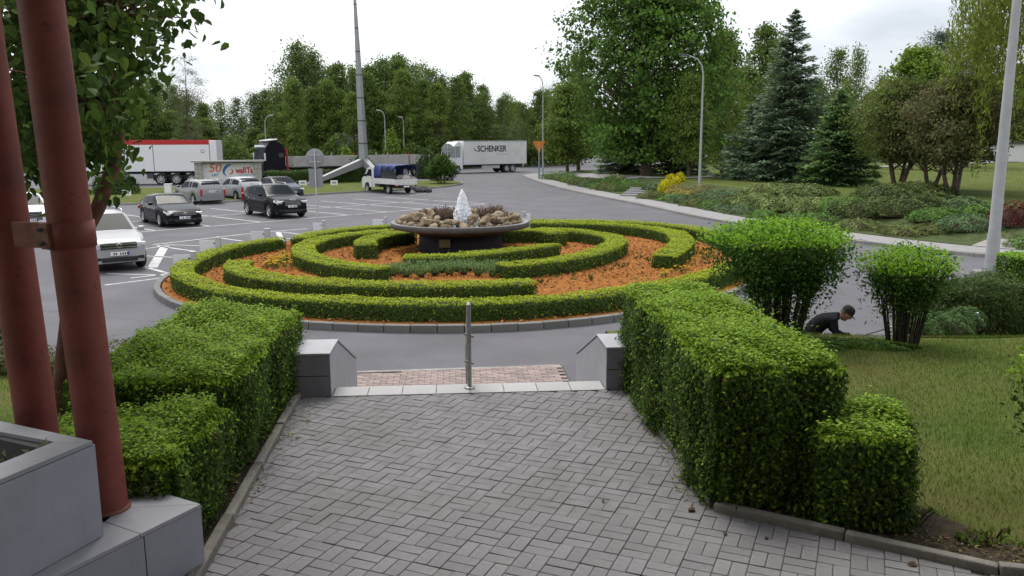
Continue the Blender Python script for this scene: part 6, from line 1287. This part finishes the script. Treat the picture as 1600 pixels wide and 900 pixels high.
# head leaning forward, looking down to the tool
bm = bmesh.new(); bmesh.ops.create_uvsphere(bm, u_segments=24, v_segments=18, radius=1)
for v in bm.verts:
    x, y, z = v.co; fx = .098*x; fy = .075*y*(1-.16*max(0, -z)); fz = .122*z
    if z < -.15 and x > 0: fx *= 1-.12*abs(z); 
    if x > .55 and abs(y) < .22 and -.35 < z < .12: fx += .026*(1-abs(y)/.22)*(1-abs(z+.12)/.25)      # nose
    if x > .6 and abs(y) > .2 and .0 < z < .25: fx -= .010                                            # eye sockets
    if x > .45 and -.98 < z < -.72 and abs(y) < .5: fx += .016                                        # chin
    if x > .6 and abs(y) < .35 and -.58 < z < -.46: fx -= .008                                        # mouth
    v.co = Vector((fx, fy, fz))
me = bpy.data.meshes.new('head')
for f in bm.faces: f.smooth = True
bm.to_mesh(me); bm.free(); he = link('head', me, pe, SKIN); he.location = (.43, 0, hz_+.005); he.rotation_euler = (0, R(38), 0)
for sg in (1, -1):
    MB().lathe([(0, -.008), (.022, -.006), (.030, 0), (.022, .008), (0, .010)], (-.005, sg*.076, -.008), 12, 'y').build('ear', SKIN, he)
    MB().lathe([(0, -.011), (.008, -.008), (.011, 0), (.008, .008), (0, .011)], (.083, sg*.030, .015), 10).build('eye', BLACKP, he)
MB().lathe([(.080, -.03), (.082, .02), (.074, .07), (.050, .105), (.02, .120), (0, .122)], (-.018, 0, .0), 20).build('hair', HAIR, he)
cp = MB().lathe([(.100, .030), (.103, .065), (.094, .105), (.065, .138), (.025, .150), (0, .151)], (-.004, 0, 0), 24); vs = []
for i in range(11):
    a = (i/10-.5)*2.1; vs += [(.085*math.cos(a)+.01, .098*math.sin(a), .040), (.085*math.cos(a)+.085*math.cos(a)**.6+.0, .088*math.sin(a), .018)]
cp.add(vs+[(x, y, z-.006) for x, y, z in vs], [(2*i, 2*i+1, 2*i+3, 2*i+2) for i in range(10)]+[(22+2*i, 22+2*i+2, 22+2*i+3, 22+2*i+1) for i in range(10)]+[(2*i+1, 22+2*i+1, 22+2*i+3, 2*i+3) for i in range(10)], True); cp.build('cap', CAPM, he)
def hand(x, y, z, sg):
    j = [((0, 0, 0), .026), ((.045, 0, -.006), (.034, .018)), ((.085, 0, -.012), (.036, .016))]; e = [(0, 1), (1, 2)]; k = 3
    for q, ln_ in zip((-.030, -.010, .010, .030), (.060, .070, .066, .050)):
        j += [((.095, q, -.012), .010), ((.095+ln_*.55, q, -.030), .009), ((.095+ln_*.62, q, -.062), .008)]; e += [(2, k), (k, k+1), (k+1, k+2)]; k += 3
    j += [((.045, -sg*.036, -.012), .012), ((.085, -sg*.045, -.034), .010), ((.105, -sg*.030, -.055), .008)]; e += [(1, k), (k, k+1), (k+1, k+2)]
    h_ = skin_body('hand', j, e, SKIN, pe, 1); h_.location = (x, y, z); h_.rotation_euler = (0, .15, -sg*.25)
hand(.56, .11, hz_-.36, 1); hand(.55, -.14, hz_-.335, -1)
tl = empty('hedge_tool', (pe.location.x+.66, 13.08, hz_-.40), 0, 'thin tool with green body held in front of the crouching person', 'tool'); MB().tube([(-.05, 0, -.02), (.12, .02, .06), (.52, .08, .16)], .010, 6).build('shaft', BLACKP, tl); MB().box((-.02, 0, -.10), (.17, .12, .15), bev=.03).build('motor', mat('tool_green', (.12, .17, .05), .5, var=.2), tl); MB().tube([(-.06, 0, -.02), (0, 0, .03), (.06, 0, -.02)], .010, 6).build('handle', BLACKP, tl); MB().box((.55, .085, .165), (.12, .012, .03), ry=-.24).build('blade', STEEL, tl)

# ------------------------------------------------------------------ labels that count off repeats from the left
ORD = ['leftmost', 'second from the left', 'third from the left', 'fourth from the left', 'fifth from the left', 'sixth from the left', 'seventh from the left', 'eighth from the left', 'ninth from the left', 'tenth from the left', 'eleventh from the left', 'twelfth from the left', 'thirteenth from the left', 'fourteenth from the left', 'fifteenth from the left', 'sixteenth from the left', 'seventeenth from the left', 'eighteenth from the left', 'nineteenth from the left', 'twentieth from the left']
GR_ = {}
for o in list(COL.objects):
    if o.parent is None and o.get('group') and o.get('category') in ('tree', 'lavender', 'dry plant', 'shrub', 'rubbish', 'flower', 'sack'): GR_.setdefault((o['group'], o['label']), []).append(o)
for (gname, lab), L_ in GR_.items():
    if len(L_) < 2 or len(L_) > 20: continue
    L_.sort(key=lambda q: q.location.x/max(1, q.location.y))
    for i, q in enumerate(L_): q['label'] = lab+', '+('rightmost' if i == len(L_)-1 else ORD[i])
